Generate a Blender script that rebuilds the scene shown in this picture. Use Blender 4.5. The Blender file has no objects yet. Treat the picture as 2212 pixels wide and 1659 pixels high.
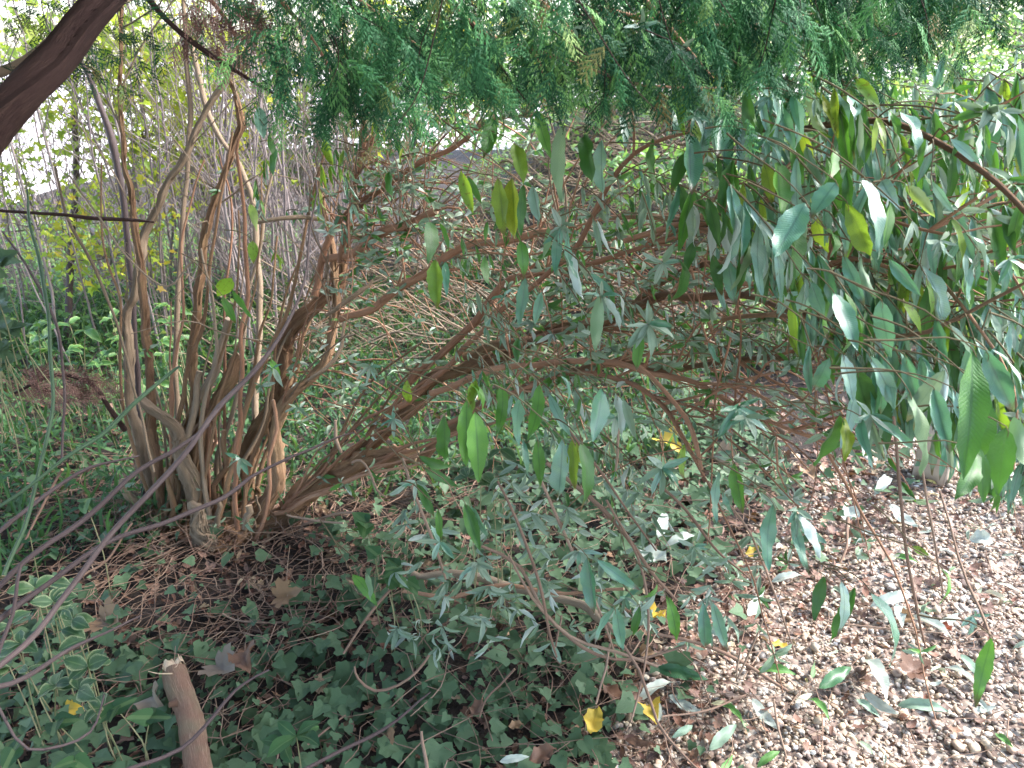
import bpy, math, random
import numpy as np
from mathutils import Vector, Matrix

# ------------------------------------------------------------------ camera, sky, sun
S = bpy.context.scene
COL = S.collection
PITCH = math.radians(22.0)
CAMH = 1.6
F = 1736.0                       # focal length in units of the 2212 px wide survey of the view
CX, CY = 1106.0, 829.5
cd = bpy.data.cameras.new('camera')
cam = bpy.data.objects.new('camera', cd)
COL.objects.link(cam)
S.camera = cam
cam.location = (0, 0, CAMH)
cam.rotation_euler = (math.pi / 2 - PITCH, 0, 0)
cd.sensor_width = 36
cd.lens = 36 * F / 2212.0
cd.clip_start = 0.02
cd.clip_end = 2000
cd.dof.use_dof = True
cd.dof.focus_distance = 2.0
cd.dof.aperture_fstop = 8.0

SUN_EL, SUN_AZ = 42.0, 76.0      # azimuth measured from +Y towards +X
w = bpy.data.worlds.new('World')
S.world = w
w.use_nodes = True
nt = w.node_tree
bg = nt.nodes['Background']
sky = nt.nodes.new('ShaderNodeTexSky')
sky.sky_type = 'NISHITA'
sky.sun_disc = False
sky.sun_elevation = math.radians(SUN_EL)
sky.sun_rotation = math.radians(SUN_AZ)
sky.dust_density = 1.5
sky.air_density = 1.0
hs = nt.nodes.new('ShaderNodeHueSaturation')
hs.inputs['Saturation'].default_value = 0.95
hs.inputs['Value'].default_value = 1.0
nt.links.new(sky.outputs[0], hs.inputs['Color'])
nt.links.new(hs.outputs[0], bg.inputs[0])
bg.inputs[1].default_value = 0.11
sd = bpy.data.lights.new('sun', 'SUN')
sd.energy = 1.5
sd.angle = math.radians(11)
sd.color = (1.0, 0.975, 0.94)
sun = bpy.data.objects.new('sun', sd)
COL.objects.link(sun)
sv = Vector((math.sin(math.radians(SUN_AZ)) * math.cos(math.radians(SUN_EL)),
             math.cos(math.radians(SUN_AZ)) * math.cos(math.radians(SUN_EL)),
             math.sin(math.radians(SUN_EL))))
sun.rotation_euler = sv.to_track_quat('Z', 'Y').to_euler()
sun.location = (3, 4, 8)
S.view_settings.view_transform = 'Standard'
S.view_settings.look = 'None'
S.view_settings.gamma = 1.0
S.view_settings.exposure = 3.05
S.render.engine = 'CYCLES'
S.cycles.max_bounces = 6
S.cycles.transparent_max_bounces = 4

R = random.Random(7)
G = np.random.default_rng(11)
U = R.uniform

# ------------------------------------------------------------------ survey: view <-> place
FW = Vector((0, math.cos(PITCH), -math.sin(PITCH)))
UP = Vector((0, math.sin(PITCH), math.cos(PITCH)))
RT = Vector((1, 0, 0))
CAM = Vector((0, 0, CAMH))
def P(x, y, D):
    return CAM + (RT * ((x - CX) / F) + FW + UP * (-(y - CY) / F)) * D
def gnd(x, y, z=0.0):
    d = RT * ((x - CX) / F) + FW + UP * (-(y - CY) / F)
    return CAM + d * ((z - CAMH) / d.z)
def proj(p):
    v = Vector(p) - CAM
    D = v.dot(FW)
    if D < 0.05:
        return (-9999, -9999, D)
    return (CX + F * v.dot(RT) / D, CY - F * v.dot(UP) / D, D)
def projn(a):                    # numpy version
    v = a - np.array(CAM)
    D = v @ np.array(FW)
    D = np.where(D < 0.05, 0.05, D)
    return CX + F * (v @ np.array(RT)) / D, CY - F * (v @ np.array(UP)) / D, D
def inpoly(x, y, poly):
    x = np.asarray(x, float); y = np.asarray(y, float)
    ins = np.zeros(x.shape, bool)
    n = len(poly)
    for i in range(n):
        x0, y0 = poly[i]; x1, y1 = poly[(i + 1) % n]
        if y0 == y1:
            continue
        c = ((y0 > y) != (y1 > y)) & (x < (x1 - x0) * (y - y0) / (y1 - y0) + x0)
        ins ^= c
    return ins
def gz(x, y):                    # height of the ground
    x = np.asarray(x, float); y = np.asarray(y, float)
    h = 0.018 * np.sin(3.1 * x + 1.0) * np.cos(2.3 * y) + 0.010 * np.sin(7.3 * x + 2 * y)
    m = np.exp(-(((x + 0.95) / 0.45) ** 2 + ((y - 2.5) / 0.4) ** 2))
    ss = lambda a: np.clip(a, 0, 1) ** 2 * (3 - 2 * np.clip(a, 0, 1))
    bank = ss((x + .8) / 1.6) * ss((y - 4.3 + .25 * np.sin(x * 1.7)) / 3.2) * (1 - ss((y - 11) / 3.5)) * (1.0 + .12 * np.sin(x * 2.1) * np.sin(y * 1.7))
    return h + 0.05 * m + 0.012 * np.sin(11 * x) * np.sin(9 * y + 1) + 1.05 * bank

# ------------------------------------------------------------------ mesh collecting
class Geo:
    def __init__(s):
        s.v = []; s.f = []; s.r = []; s.uv = []; s.n = 0; s.m = []
    def add(s, v, f, rnd, uv, mi=0):
        """v (n,3); f (k,4) quads or (k,3) triangles; rnd scalar or (n,); uv (n,2)"""
        v = np.asarray(v, float)
        f = np.asarray(f, np.int64)
        s.v.append(v)
        s.f.append(f + s.n)
        s.m.append(np.full(len(f), mi))
        s.r.append(np.broadcast_to(np.asarray(rnd, float), (len(v),)))
        s.uv.append(np.asarray(uv, float))
        s.n += len(v)
    def scatter(s, tpl, M, rnd, mi=0):
        """tpl=(v,f,uv); M (k,4,4) placed copies"""
        if len(M) == 0:
            return
        v, f, uv = tpl
        n = len(v)
        V = np.einsum('kij,nj->kni', M[:, :3, :3], v) + M[:, None, :3, 3]
        k = len(M)
        FF = (f[None] + (np.arange(k) * n)[:, None, None]).reshape(-1, f.shape[1])
        s.add(V.reshape(-1, 3), FF, np.repeat(rnd, n), np.tile(uv, (k, 1)), mi)
    def mesh(s, name, mats, smooth=True):
        me = bpy.data.meshes.new(name)
        if s.n == 0:
            return me
        V = np.concatenate(s.v)
        me.vertices.add(len(V))
        me.vertices.foreach_set('co', V.astype(np.float32).ravel())
        loops = np.concatenate([f.ravel() for f in s.f])
        tot = np.concatenate([np.full(len(f), f.shape[1]) for f in s.f])
        start = np.concatenate([[0], np.cumsum(tot)[:-1]])
        me.loops.add(len(loops))
        me.loops.foreach_set('vertex_index', loops.astype(np.int32))
        me.polygons.add(len(tot))
        me.polygons.foreach_set('loop_start', start.astype(np.int32))
        me.polygons.foreach_set('loop_total', tot.astype(np.int32))
        me.polygons.foreach_set('material_index', np.concatenate(s.m).astype(np.int32))
        if smooth:
            me.polygons.foreach_set('use_smooth', np.ones(len(tot), bool))
        me.update(calc_edges=True)
        a = me.attributes.new('rnd', 'FLOAT', 'POINT')
        a.data.foreach_set('value', np.concatenate(s.r).astype(np.float32))
        l = me.uv_layers.new(name='UVMap')
        UVv = np.concatenate(s.uv)
        l.data.foreach_set('uv', UVv[loops].astype(np.float32).ravel())
        for m in (mats if isinstance(mats, (list, tuple)) else [mats]):
            me.materials.append(m)
        return me

def link(name, data, parent=None, label=None, cat=None, group=None, kind=None):
    o = bpy.data.objects.new(name, data)
    COL.objects.link(o)
    if parent is not None:
        o.parent = parent
        o.matrix_parent_inverse = Matrix.Translation(-parent.location) if not any(parent.rotation_euler) else parent.matrix_basis.inverted()
    if label: o['label'] = label
    if cat: o['category'] = cat
    if group: o['group'] = group
    if kind: o['kind'] = kind
    return o
def thing(name, loc, label, cat, group=None):
    o = link(name, None, None, label, cat, group)
    o.location = loc
    o.empty_display_size = 0.1
    return o

def catmull(pts, rad, step=0.03):
    pts = np.array([tuple(p) for p in pts], float)
    rad = np.array(rad, float)
    if len(pts) == 2:
        pts = np.array([pts[0], (pts[0] + pts[1]) / 2, pts[1]])
        rad = np.array([rad[0], (rad[0] + rad[1]) / 2, rad[1]])
    a = np.vstack([2 * pts[0] - pts[1], pts, 2 * pts[-1] - pts[-2]])
    out = []; ro = []
    for i in range(1, len(a) - 2):
        p0, p1, p2, p3 = a[i - 1], a[i], a[i + 1], a[i + 2]
        n = max(2, int(np.linalg.norm(p2 - p1) / step))
        t = np.linspace(0, 1, n, endpoint=False)[:, None]
        out.append(0.5 * (2 * p1 + (p2 - p0) * t + (2 * p0 - 5 * p1 + 4 * p2 - p3) * t ** 2 + (-p0 + 3 * p1 - 3 * p2 + p3) * t ** 3))
        ro.append(rad[i - 1] + (rad[i] - rad[i - 1]) * t[:, 0])
    out.append(pts[-1:]); ro.append(rad[-1:])
    return np.vstack(out), np.concatenate(ro)

def tube(g, pts, rad, sides=7, step=0.03, rough=0.0, jit=0.0, rnd=None, cap=True, mi=0, capmi=None, ridge=0):
    """a tapering, slightly uneven round stem through pts"""
    p, r = catmull(pts, rad, step)
    n = len(p)
    if jit:
        wn = int(max(3, min(n // 2, .16 / max(step, .005)))) | 1
        ker = np.hanning(wn + 2)[1:-1]; ker /= np.sqrt((ker ** 2).sum())
        k = G.normal(0, 1, (n + 2 * wn, 3)) * jit * 1.3
        k = np.stack([np.convolve(k[:, c_], ker, 'same') for c_ in range(3)], 1)[wn:wn + n]
        k[0] = 0
        p = p + k * r.mean()
    if rough:
        r = r * (1 + rough * (np.convolve(G.normal(0, 1, n + 4), np.ones(3) / 3, 'same')[2:-2]))
    T = np.gradient(p, axis=0)
    T /= np.linalg.norm(T, axis=1)[:, None] + 1e-9
    ref = np.array([0.3, 0.9, 0.3]) if abs(T[0] @ np.array([0, 0, 1])) > .8 else np.array([0, 0, 1.0])
    A = np.cross(T, ref); A /= np.linalg.norm(A, axis=1)[:, None] + 1e-9
    B = np.cross(T, A)
    th = np.linspace(0, 2 * np.pi, sides, endpoint=False)
    rr = np.ones((n, sides))
    if rough:
        rr = rr * (1 + rough * 0.6 * G.normal(0, 1, (n, sides)))
    if ridge:
        base = G.normal(0, ridge, (1, sides)) + np.cumsum(G.normal(0, ridge * .25, (n, sides)), 0)
        rr = rr * np.clip(1 + base, .75, 1.3)
    ring = (A[:, None] * np.cos(th)[None, :, None] + B[:, None] * np.sin(th)[None, :, None]) * (r[:, None] * rr)[:, :, None]
    V = (p[:, None] + ring).reshape(-1, 3)
    L = np.concatenate([[0], np.cumsum(np.linalg.norm(np.diff(p, axis=0), axis=1))])
    uv = np.stack([np.broadcast_to(th / (2 * np.pi), (n, sides)), np.broadcast_to(L[:, None], (n, sides))], -1).reshape(-1, 2)
    i = np.arange(n - 1)[:, None] * sides; j = np.arange(sides)[None]; j2 = (j + 1) % sides
    f = np.stack([i + j, i + j2, i + sides + j2, i + sides + j], -1).reshape(-1, 4)
    rv = U(0, 1) if rnd is None else rnd
    g.add(V, f, rv, uv, mi)
    if cap:
        for e in (0, n - 1):
            c = p[e] + T[e] * r[e] * (0.25 if e else -0.25)
            vv = np.vstack([V.reshape(n, sides, 3)[e], c])
            ff = [(a, (a + 1) % sides, sides) if e else ((a + 1) % sides, a, sides) for a in range(sides)]
            g.add(vv, ff, rv, np.vstack([np.stack([np.cos(th), np.sin(th)], 1) * 0.01, [[0, 0]]]), mi if capmi is None else capmi)
    return p

def frames(pos, X, N, sx, sy=None, sz=None):
    """matrices with local x along X, local z near N"""
    pos = np.asarray(pos, float); X = np.asarray(X, float); N = np.asarray(N, float)
    X = X / (np.linalg.norm(X, axis=1)[:, None] + 1e-9)
    Y = np.cross(N, X); Y /= np.linalg.norm(Y, axis=1)[:, None] + 1e-9
    Z = np.cross(X, Y)
    sx = np.asarray(sx, float); sy = sx if sy is None else np.asarray(sy, float); sz = sx if sz is None else np.asarray(sz, float)
    M = np.zeros((len(pos), 4, 4))
    M[:, :3, 0] = X * sx[:, None]; M[:, :3, 1] = Y * sy[:, None]; M[:, :3, 2] = Z * sz[:, None]
    M[:, :3, 3] = pos; M[:, 3, 3] = 1
    return M

# ------------------------------------------------------------------ leaf shapes (length 1 along x)
def leaf_shape(wid=0.24, seg=7, peak=0.42, fold=0.25, arc=0.12, wave=0.02, twist=0.0, seed=0, across=4, serr=0.0, tip=1.0):
    q = np.random.default_rng(seed)
    t = np.linspace(0, 1, seg + 1)
    e = math.log(.5) / math.log(peak)
    hw = wid / 2 * np.sin(np.pi * t ** e) ** (0.9 * tip) + 0.004
    hw[0] = hw[-1] = 0.003
    s = np.linspace(-1, 1, across + 1)
    V = []; UVs = []
    ph = q.uniform(0, 6)
    for i, ti in enumerate(t):
        h = hw[i] * (1 + (serr * (1 if i % 2 else -1) if 0 < i < seg else 0))
        a = twist * ti
        zc = arc * math.sin(math.pi * ti) + 0.0
        for sj in s:
            y = sj * h
            z = abs(sj) * h * fold + wave * math.sin(ph + ti * 14 + (sj > 0) * 2) * abs(sj)
            V.append((ti, y * math.cos(a) - z * math.sin(a), zc + y * math.sin(a) + z * math.cos(a)))
            UVs.append((ti, sj))
    n = across + 1
    f = [(i * n + j, (i + 1) * n + j, (i + 1) * n + j + 1, i * n + j + 1) for i in range(seg) for j in range(across)]
    return np.array(V), np.array(f), np.array(UVs)

def outline_leaf(pts, cup=0.1, seed=0, droop=0.15):
    """lobed leaf: fan of triangles from the vein centre; pts outline from stalk round, x 0..1"""
    q = np.random.default_rng(seed)
    o = np.array(pts, float)
    o = np.vstack([o, (o[1:-1] * [1, -1])[::-1]])
    o += q.normal(0, 0.015, o.shape)
    c = np.array([[0.30, 0.0]])
    mid = c + (o - c) * 0.5
    xy = np.vstack([c, mid, o])
    r = np.linalg.norm(xy - c, axis=1)
    z = cup * np.abs(xy[:, 1]) * .7 - droop * np.clip(xy[:, 0] - .3, 0, 1) ** 2 + q.normal(0, .012, len(xy))
    k = len(o)
    f = []
    for i in range(k):
        j = (i + 1) % k
        f += [(0, 1 + i, 1 + j, 0)]
    tri = np.array([(a, b, c_) for a, b, c_, _ in f])
    quad = np.array([(1 + i, 1 + k + i, 1 + k + (i + 1) % k, 1 + (i + 1) % k) for i in range(k)])
    return np.column_stack([xy, z]), (tri, quad), xy

IVY5 = [(0.02, 0), (-0.09, .20), (-0.10, .38), (.06, .42), (.20, .58), (.34, .44), (.48, .31), (.74, .20), (1.0, 0)]
IVY3 = [(0.02, 0), (-0.07, .20), (.06, .38), (.24, .50), (.42, .35), (.68, .21), (1.0, 0)]
HEART = [(0.04, 0), (-0.08, .16), (-0.04, .34), (.16, .42), (.40, .36), (.70, .20), (1.0, 0)]
MAPLE = [(0.02, 0), (-0.1, .10), (-0.16, .32), (.04, .28), (.02, .46), (.20, .58), (.30, .40), (.48, .44), (.46, .22), (.62, .16), (.74, .2), (1.0, 0)]
ROUND = [(0.0, 0), (0.02, .2), (.18, .42), (.42, .52), (.70, .44), (.92, .24), (1.0, 0)]
def tris_of(t):
    v, (tr, q), uv = t
    q2 = np.concatenate([q[:, [0, 1, 2]], q[:, [0, 2, 3]]])
    return v, np.concatenate([tr, q2]), uv
def fan_only(t):
    v, f, uv = t; k = (len(v) - 1) // 2
    o = np.vstack([v[:1], v[1 + k:]]); u2 = np.vstack([uv[:1], uv[1 + k:]])
    return o, np.array([(0, 1 + i, 1 + (i + 1) % k) for i in range(k)]), u2
def as_tri(t):
    v, f, uv = t
    if f.shape[1] == 4:
        f = np.concatenate([f[:, [0, 1, 2]], f[:, [0, 2, 3]]])
    return v, f, uv

# ------------------------------------------------------------------ materials
def nodes_of(name):
    m = bpy.data.materials.new(name)
    m.use_nodes = True
    t = m.node_tree
    return m, t, t.nodes['Principled BSDF']
def N(t, typ, **kw):
    n = t.nodes.new(typ)
    for k, v in kw.items():
        setattr(n, k, v)
    return n
def rndval(t):
    a = N(t, 'ShaderNodeAttribute'); a.attribute_name = 'rnd'
    o = N(t, 'ShaderNodeObjectInfo')
    s = N(t, 'ShaderNodeMath', operation='ADD')
    t.links.new(a.outputs['Fac'], s.inputs[0]); t.links.new(o.outputs['Random'], s.inputs[1])
    fr = N(t, 'ShaderNodeMath', operation='FRACT'); t.links.new(s.outputs[0], fr.inputs[0])
    return fr.outputs[0]
def ramp(t, fac, stops, interp='LINEAR'):
    r = N(t, 'ShaderNodeValToRGB')
    r.color_ramp.interpolation = interp
    e = r.color_ramp.elements
    while len(e) < len(stops):
        e.new(0.5)
    for i, (p, c) in enumerate(stops):
        e[i].position = p
        e[i].color = (c[0], c[1], c[2], 1)
    t.links.new(fac, r.inputs[0])
    return r.outputs[0]
def mth(t, op, a, b=None, clamp=False):
    n = N(t, 'ShaderNodeMath', operation=op)
    n.use_clamp = clamp
    for i, x in enumerate((a, b)):
        if x is None: continue
        if isinstance(x, (int, float)): n.inputs[i].default_value = x
        else: t.links.new(x, n.inputs[i])
    return n.outputs[0]
def mix(t, fac, a, b, typ='MIX'):
    n = N(t, 'ShaderNodeMix', data_type='RGBA', blend_type=typ)
    for s, x in ((n.inputs[0], fac), (n.inputs[6], a), (n.inputs[7], b)):
        if isinstance(x, (int, float)): s.default_value = x
        elif isinstance(x, tuple): s.default_value = (*x, 1)
        else: t.links.new(x, s)
    return n.outputs[2]
def noise(t, scale, detail=3, rough=.55, vec=None):
    n = N(t, 'ShaderNodeTexNoise')
    n.inputs['Scale'].default_value = scale; n.inputs['Detail'].default_value = detail; n.inputs['Roughness'].default_value = rough
    if vec is not None: t.links.new(vec, n.inputs['Vector'])
    return n.outputs['Fac']
def uvsep(t):
    u = N(t, 'ShaderNodeTexCoord'); s = N(t, 'ShaderNodeSeparateXYZ'); t.links.new(u.outputs['UV'], s.inputs[0])
    return u, s.outputs[0], s.outputs[1]

def leaf_mat(name, stops, under=None, rough=.42, spec=.5, transl=.3, tcol=(.25, .45, .06), vein='mid', veincol=(.16, .24, .10), veinmix=.5, edge=None, spots=0.0):
    m, t, b = nodes_of(name)
    rv = rndval(t)
    c = ramp(t, rv, stops)
    uvn, x, y = uvsep(t)
    geo = N(t, 'ShaderNodeTexCoord')
    nz = noise(t, 60, 3, .6, geo.outputs['Object'])
    c = mix(t, mth(t, 'MULTIPLY', nz, .55), c, mix(t, 1.0, c, (.45, .5, .4), 'MULTIPLY'))
    ay = mth(t, 'ABSOLUTE', y)
    bumpsrc = nz
    if vein == 'mid':
        mid = mth(t, 'LESS_THAN', ay, .09)
        w1 = mth(t, 'SINE', mth(t, 'ADD', mth(t, 'MULTIPLY', x, 85.0), mth(t, 'MULTIPLY', ay, -9.0)))
        sv_ = mth(t, 'MULTIPLY', mth(t, 'POWER', mth(t, 'ABSOLUTE', w1), 6.0), .3)
        vv = mth(t, 'MAXIMUM', mid, sv_)
        bumpsrc = mth(t, 'ADD', mth(t, 'MULTIPLY', vv, -1.2), nz)
        c = mix(t, mth(t, 'MULTIPLY', vv, veinmix), c, veincol)
    elif vein == 'palm':
        best = None
        xr = mth(t, 'SUBTRACT', x, .03)
        for a in (0, 48, -48, 105, -105):
            dx, dy = math.cos(math.radians(a)), math.sin(math.radians(a))
            cr = mth(t, 'ABSOLUTE', mth(t, 'SUBTRACT', mth(t, 'MULTIPLY', xr, dy), mth(t, 'MULTIPLY', y, dx)))
            dt = mth(t, 'ADD', mth(t, 'MULTIPLY', xr, dx), mth(t, 'MULTIPLY', y, dy))
            k = mth(t, 'MULTIPLY', mth(t, 'LESS_THAN', cr, .020), mth(t, 'GREATER_THAN', dt, 0.0))
            best = k if best is None else mth(t, 'MAXIMUM', best, k)
        c = mix(t, mth(t, 'MULTIPLY', best, veinmix), c, veincol)
        bumpsrc = mth(t, 'ADD', mth(t, 'MULTIPLY', best, -.8), nz)
    if edge is not None:
        en = noise(t, 45, 3, .6, geo.outputs['Object'])
        em = mth(t, 'GREATER_THAN', mth(t, 'ADD', ay, mth(t, 'MULTIPLY', mth(t, 'SUBTRACT', en, .5), 1.1)), .80)
        c = mix(t, em, c, edge)
    if spots or name.startswith('buddleia'):
        tp_ = mth(t, 'MULTIPLY', mth(t, 'MULTIPLY', mth(t, 'SUBTRACT', mth(t, 'ADD', x, mth(t, 'MULTIPLY', nz, .25)), .93), 9.0, clamp=True), mth(t, 'GREATER_THAN', mth(t, 'FRACT', mth(t, 'MULTIPLY', rv, 7.3)), .62))
        c = mix(t, tp_, c, (.10, .055, .025))
        gr = mth(t, 'MULTIPLY', mth(t, 'SUBTRACT', noise(t, 7, 2, .5, geo.outputs['Object']), .45), 2.2, clamp=True)
        c = mix(t, mth(t, 'MULTIPLY', gr, .35), c, mix(t, 1.0, c, (1.9, 1.7, .8), 'MULTIPLY'))
    if spots:
        sn = noise(t, 130, 2, .5, geo.outputs['Object'])
        c = mix(t, mth(t, 'MULTIPLY', mth(t, 'GREATER_THAN', sn, .62), spots), c, (.07, .035, .015))
    if under is not None:
        g_ = N(t, 'ShaderNodeNewGeometry')
        c = mix(t, g_.outputs['Backfacing'], c, under)
    t.links.new(c, b.inputs['Base Color'])
    b.inputs['Roughness'].default_value = rough
    b.inputs['Specular IOR Level'].default_value = spec
    bp = N(t, 'ShaderNodeBump'); bp.inputs['Strength'].default_value = .35; bp.inputs['Distance'].default_value = .002
    t.links.new(bumpsrc, bp.inputs['Height']); t.links.new(bp.outputs[0], b.inputs['Normal'])
    if transl:
        tr = N(t, 'ShaderNodeBsdfTranslucent')
        tc = mix(t, 1.0, mix(t, .5, c, tcol), (1.0, 1.0, 1.0), 'MULTIPLY')
        t.links.new(tc, tr.inputs[0])
        ms = N(t, 'ShaderNodeMixShader'); ms.inputs[0].default_value = transl
        t.links.new(b.outputs[0], ms.inputs[1]); t.links.new(tr.outputs[0], ms.inputs[2])
        t.links.new(ms.outputs[0], t.nodes['Material Output'].inputs[0])
    return m

def bark_mat(name, stops, rough=.85, bump=.7, stretch=(26, 9), spec=.2, moss=0.0, mosscol=(.06, .09, .03)):
    m, t, b = nodes_of(name)
    rv = rndval(t)
    uvn, x, y = uvsep(t)
    mp = N(t, 'ShaderNodeCombineXYZ')
    t.links.new(mth(t, 'MULTIPLY', mth(t, 'SINE', mth(t, 'MULTIPLY', x, 6.2832)), stretch[0] / 6.2), mp.inputs[0])
    t.links.new(mth(t, 'MULTIPLY', mth(t, 'COSINE', mth(t, 'MULTIPLY', x, 6.2832)), stretch[0] / 6.2), mp.inputs[1])
    t.links.new(mth(t, 'ADD', mth(t, 'MULTIPLY', y, stretch[1]), mth(t, 'MULTIPLY', rv, 30.0)), mp.inputs[2])
    n1 = noise(t, 1.6, 5, .7, mp.outputs[0])
    gc = N(t, 'ShaderNodeTexCoord')
    n2 = noise(t, 9, 3, .6, gc.outputs['Object'])
    n3 = noise(t, 7.0, 4, .7, mp.outputs[0])
    crack = mth(t, 'POWER', mth(t, 'ABSOLUTE', mth(t, 'MULTIPLY', mth(t, 'SUBTRACT', n1, .5), 5.0), None), .5, clamp=True)
    n1 = mth(t, 'MULTIPLY', mth(t, 'ADD', mth(t, 'MULTIPLY', n1, .6), mth(t, 'MULTIPLY', n3, .4)), mth(t, 'ADD', mth(t, 'MULTIPLY', crack, .45), .62))
    fac = mth(t, 'ADD', mth(t, 'MULTIPLY', n1, 1.1), mth(t, 'ADD', mth(t, 'MULTIPLY', rv, .30), mth(t, 'MULTIPLY', n2, .35)))
    c = ramp(t, mth(t, 'SUBTRACT', fac, .35), stops)
    if moss:
        mk = mth(t, 'MULTIPLY', mth(t, 'SUBTRACT', n2, .5), 6.0, clamp=True)
        c = mix(t, mth(t, 'MULTIPLY', mk, moss), c, mosscol)
    t.links.new(c, b.inputs['Base Color'])
    b.inputs['Roughness'].default_value = rough
    b.inputs['Specular IOR Level'].default_value = spec
    bp = N(t, 'ShaderNodeBump'); bp.inputs['Strength'].default_value = bump; bp.inputs['Distance'].default_value = .006
    t.links.new(n1, bp.inputs['Height']); t.links.new(bp.outputs[0], b.inputs['Normal'])
    return m

def plain_mat(name, stops, rough=.8, nscale=30, bump=.4, spec=.3, dist=.004):
    m, t, b = nodes_of(name)
    rv = rndval(t)
    gc = N(t, 'ShaderNodeTexCoord')
    n1 = noise(t, nscale, 5, .65, gc.outputs['Object'])
    c = ramp(t, rv, stops)
    c = mix(t, mth(t, 'MULTIPLY', n1, .9), mix(t, 1.0, c, (1.25, 1.22, 1.2), 'MULTIPLY'), mix(t, 1.0, c, (.45, .43, .42), 'MULTIPLY'))
    t.links.new(c, b.inputs['Base Color'])
    b.inputs['Roughness'].default_value = rough
    b.inputs['Specular IOR Level'].default_value = spec
    bp = N(t, 'ShaderNodeBump'); bp.inputs['Strength'].default_value = bump; bp.inputs['Distance'].default_value = dist
    t.links.new(n1, bp.inputs['Height']); t.links.new(bp.outputs[0], b.inputs['Normal'])
    return m

FELT = (.42, .47, .42)
M_leaf = [
    leaf_mat('buddleia_leaf_green', [(0, (.035, .11, .022)), (.5, (.06, .175, .03)), (1, (.11, .27, .035))], under=(.16, .25, .13), transl=.24, tcol=(.12, .34, .03), veincol=(.025, .07, .02), rough=.45),
    leaf_mat('buddleia_leaf_sky_sheen', [(0, (.055, .18, .10)), (.5, (.12, .29, .19)), (1, (.27, .42, .36))], under=(.36, .44, .39), transl=.20, tcol=(.14, .34, .10), veincol=(.03, .08, .06), rough=.32, spec=.9),  # pale blue-grey in the base colour stands in for sky reflected off leaves
    leaf_mat('buddleia_leaf_yellowing', [(0, (.10, .22, .03)), (.6, (.17, .28, .03)), (1, (.30, .33, .03))], under=(.26, .33, .12), transl=.42, tcol=(.35, .55, .03), veincol=(.06, .12, .02), rough=.45, spots=.8),
    leaf_mat('buddleia_leaf_downy', [(0, (.16, .24, .16)), (.5, (.24, .32, .25)), (1, (.36, .43, .37))], under=FELT, transl=.22, tcol=(.28, .42, .2), veincol=(.10, .17, .11), rough=.7, spec=.3),
]
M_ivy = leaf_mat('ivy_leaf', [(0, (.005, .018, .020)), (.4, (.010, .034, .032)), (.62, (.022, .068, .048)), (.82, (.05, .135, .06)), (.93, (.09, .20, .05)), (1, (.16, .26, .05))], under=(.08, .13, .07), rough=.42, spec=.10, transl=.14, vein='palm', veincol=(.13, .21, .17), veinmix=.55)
M_weed = leaf_mat('weed_leaf', [(0, (.014, .05, .028)), (.5, (.028, .085, .045)), (1, (.07, .16, .06))], rough=.5, transl=.3, vein='mid', spec=.2)
M_varieg = leaf_mat('variegated_leaf', [(0, (.02, .07, .03)), (.6, (.045, .11, .05)), (1, (.08, .16, .06))], edge=(.25, .29, .15), rough=.4, transl=.28, under=(.22, .30, .16))
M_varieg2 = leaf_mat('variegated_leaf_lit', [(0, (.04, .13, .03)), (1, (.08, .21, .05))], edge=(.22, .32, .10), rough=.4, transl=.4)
M_yellow = leaf_mat('maple_leaf', [(0, (.12, .26, .03)), (.35, (.25, .40, .04)), (.7, (.50, .54, .06)), (.92, (.66, .54, .05)), (1, (.5, .28, .04))], transl=.62, tcol=(.72, .78, .10), vein='palm', rough=.5, veinmix=.2)
M_lit = leaf_mat('shrub_leaf', [(0, (.07, .19, .04)), (.5, (.12, .27, .06)), (.85, (.21, .36, .09)), (1, (.42, .44, .10))], transl=.4, tcol=(.35, .55, .08), rough=.38, spec=.6)
M_litter = leaf_mat('litter_leaf', [(0, (.05, .022, .016)), (.25, (.12, .05, .035)), (.5, (.22, .11, .08)), (.7, (.32, .18, .14)), (.85, (.22, .075, .04)), (1, (.46, .36, .24))], transl=.12, tcol=(.4, .2, .05), rough=.6, vein='mid', veincol=(.20, .13, .08), spots=.4)
M_cypress = plain_mat('cypress_foliage', [(0, (.012, .055, .026)), (.35, (.028, .11, .045)), (.6, (.06, .20, .07)), (.85, (.12, .32, .10)), (.95, (.18, .38, .11)), (1, (.26, .14, .07))], rough=.6, nscale=12, bump=0, spec=.12)
M_deadcyp = plain_mat('dead_cypress_foliage', [(0, (.10, .045, .035)), (1, (.26, .15, .12))], rough=.8, nscale=12, bump=0)
M_bark = bark_mat('buddleia_bark', [(0, (.035, .019, .012)), (.22, (.13, .072, .042)), (.5, (.30, .175, .10)), (.78, (.42, .28, .175)), (1, (.52, .40, .28))], moss=.25, bump=1.0, mosscol=(.13, .12, .05))
M_barkred = bark_mat('young_red_bark', [(0, (.09, .042, .026)), (.45, (.28, .145, .088)), (1, (.48, .31, .205))], bump=.4)
M_barkgrey = bark_mat('grey_bark', [(0, (.09, .065, .045)), (.45, (.24, .175, .12)), (1, (.44, .35, .26))], bump=.7)
M_barkdark = bark_mat('cypress_bark', [(0, (.022, .012, .011)), (.5, (.055, .030, .026)), (1, (.12, .07, .055))], bump=1.0, stretch=(18, 14))
M_twig = bark_mat('dry_twig', [(0, (.09, .05, .035)), (.4, (.20, .125, .09)), (.75, (.34, .25, .18)), (1, (.50, .41, .32))], bump=.25)
M_bramble = bark_mat('bramble_bark', [(0, (.03, .02, .021)), (.5, (.085, .06, .058)), (1, (.20, .16, .145))], bump=.3, rough=.6)
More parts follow.
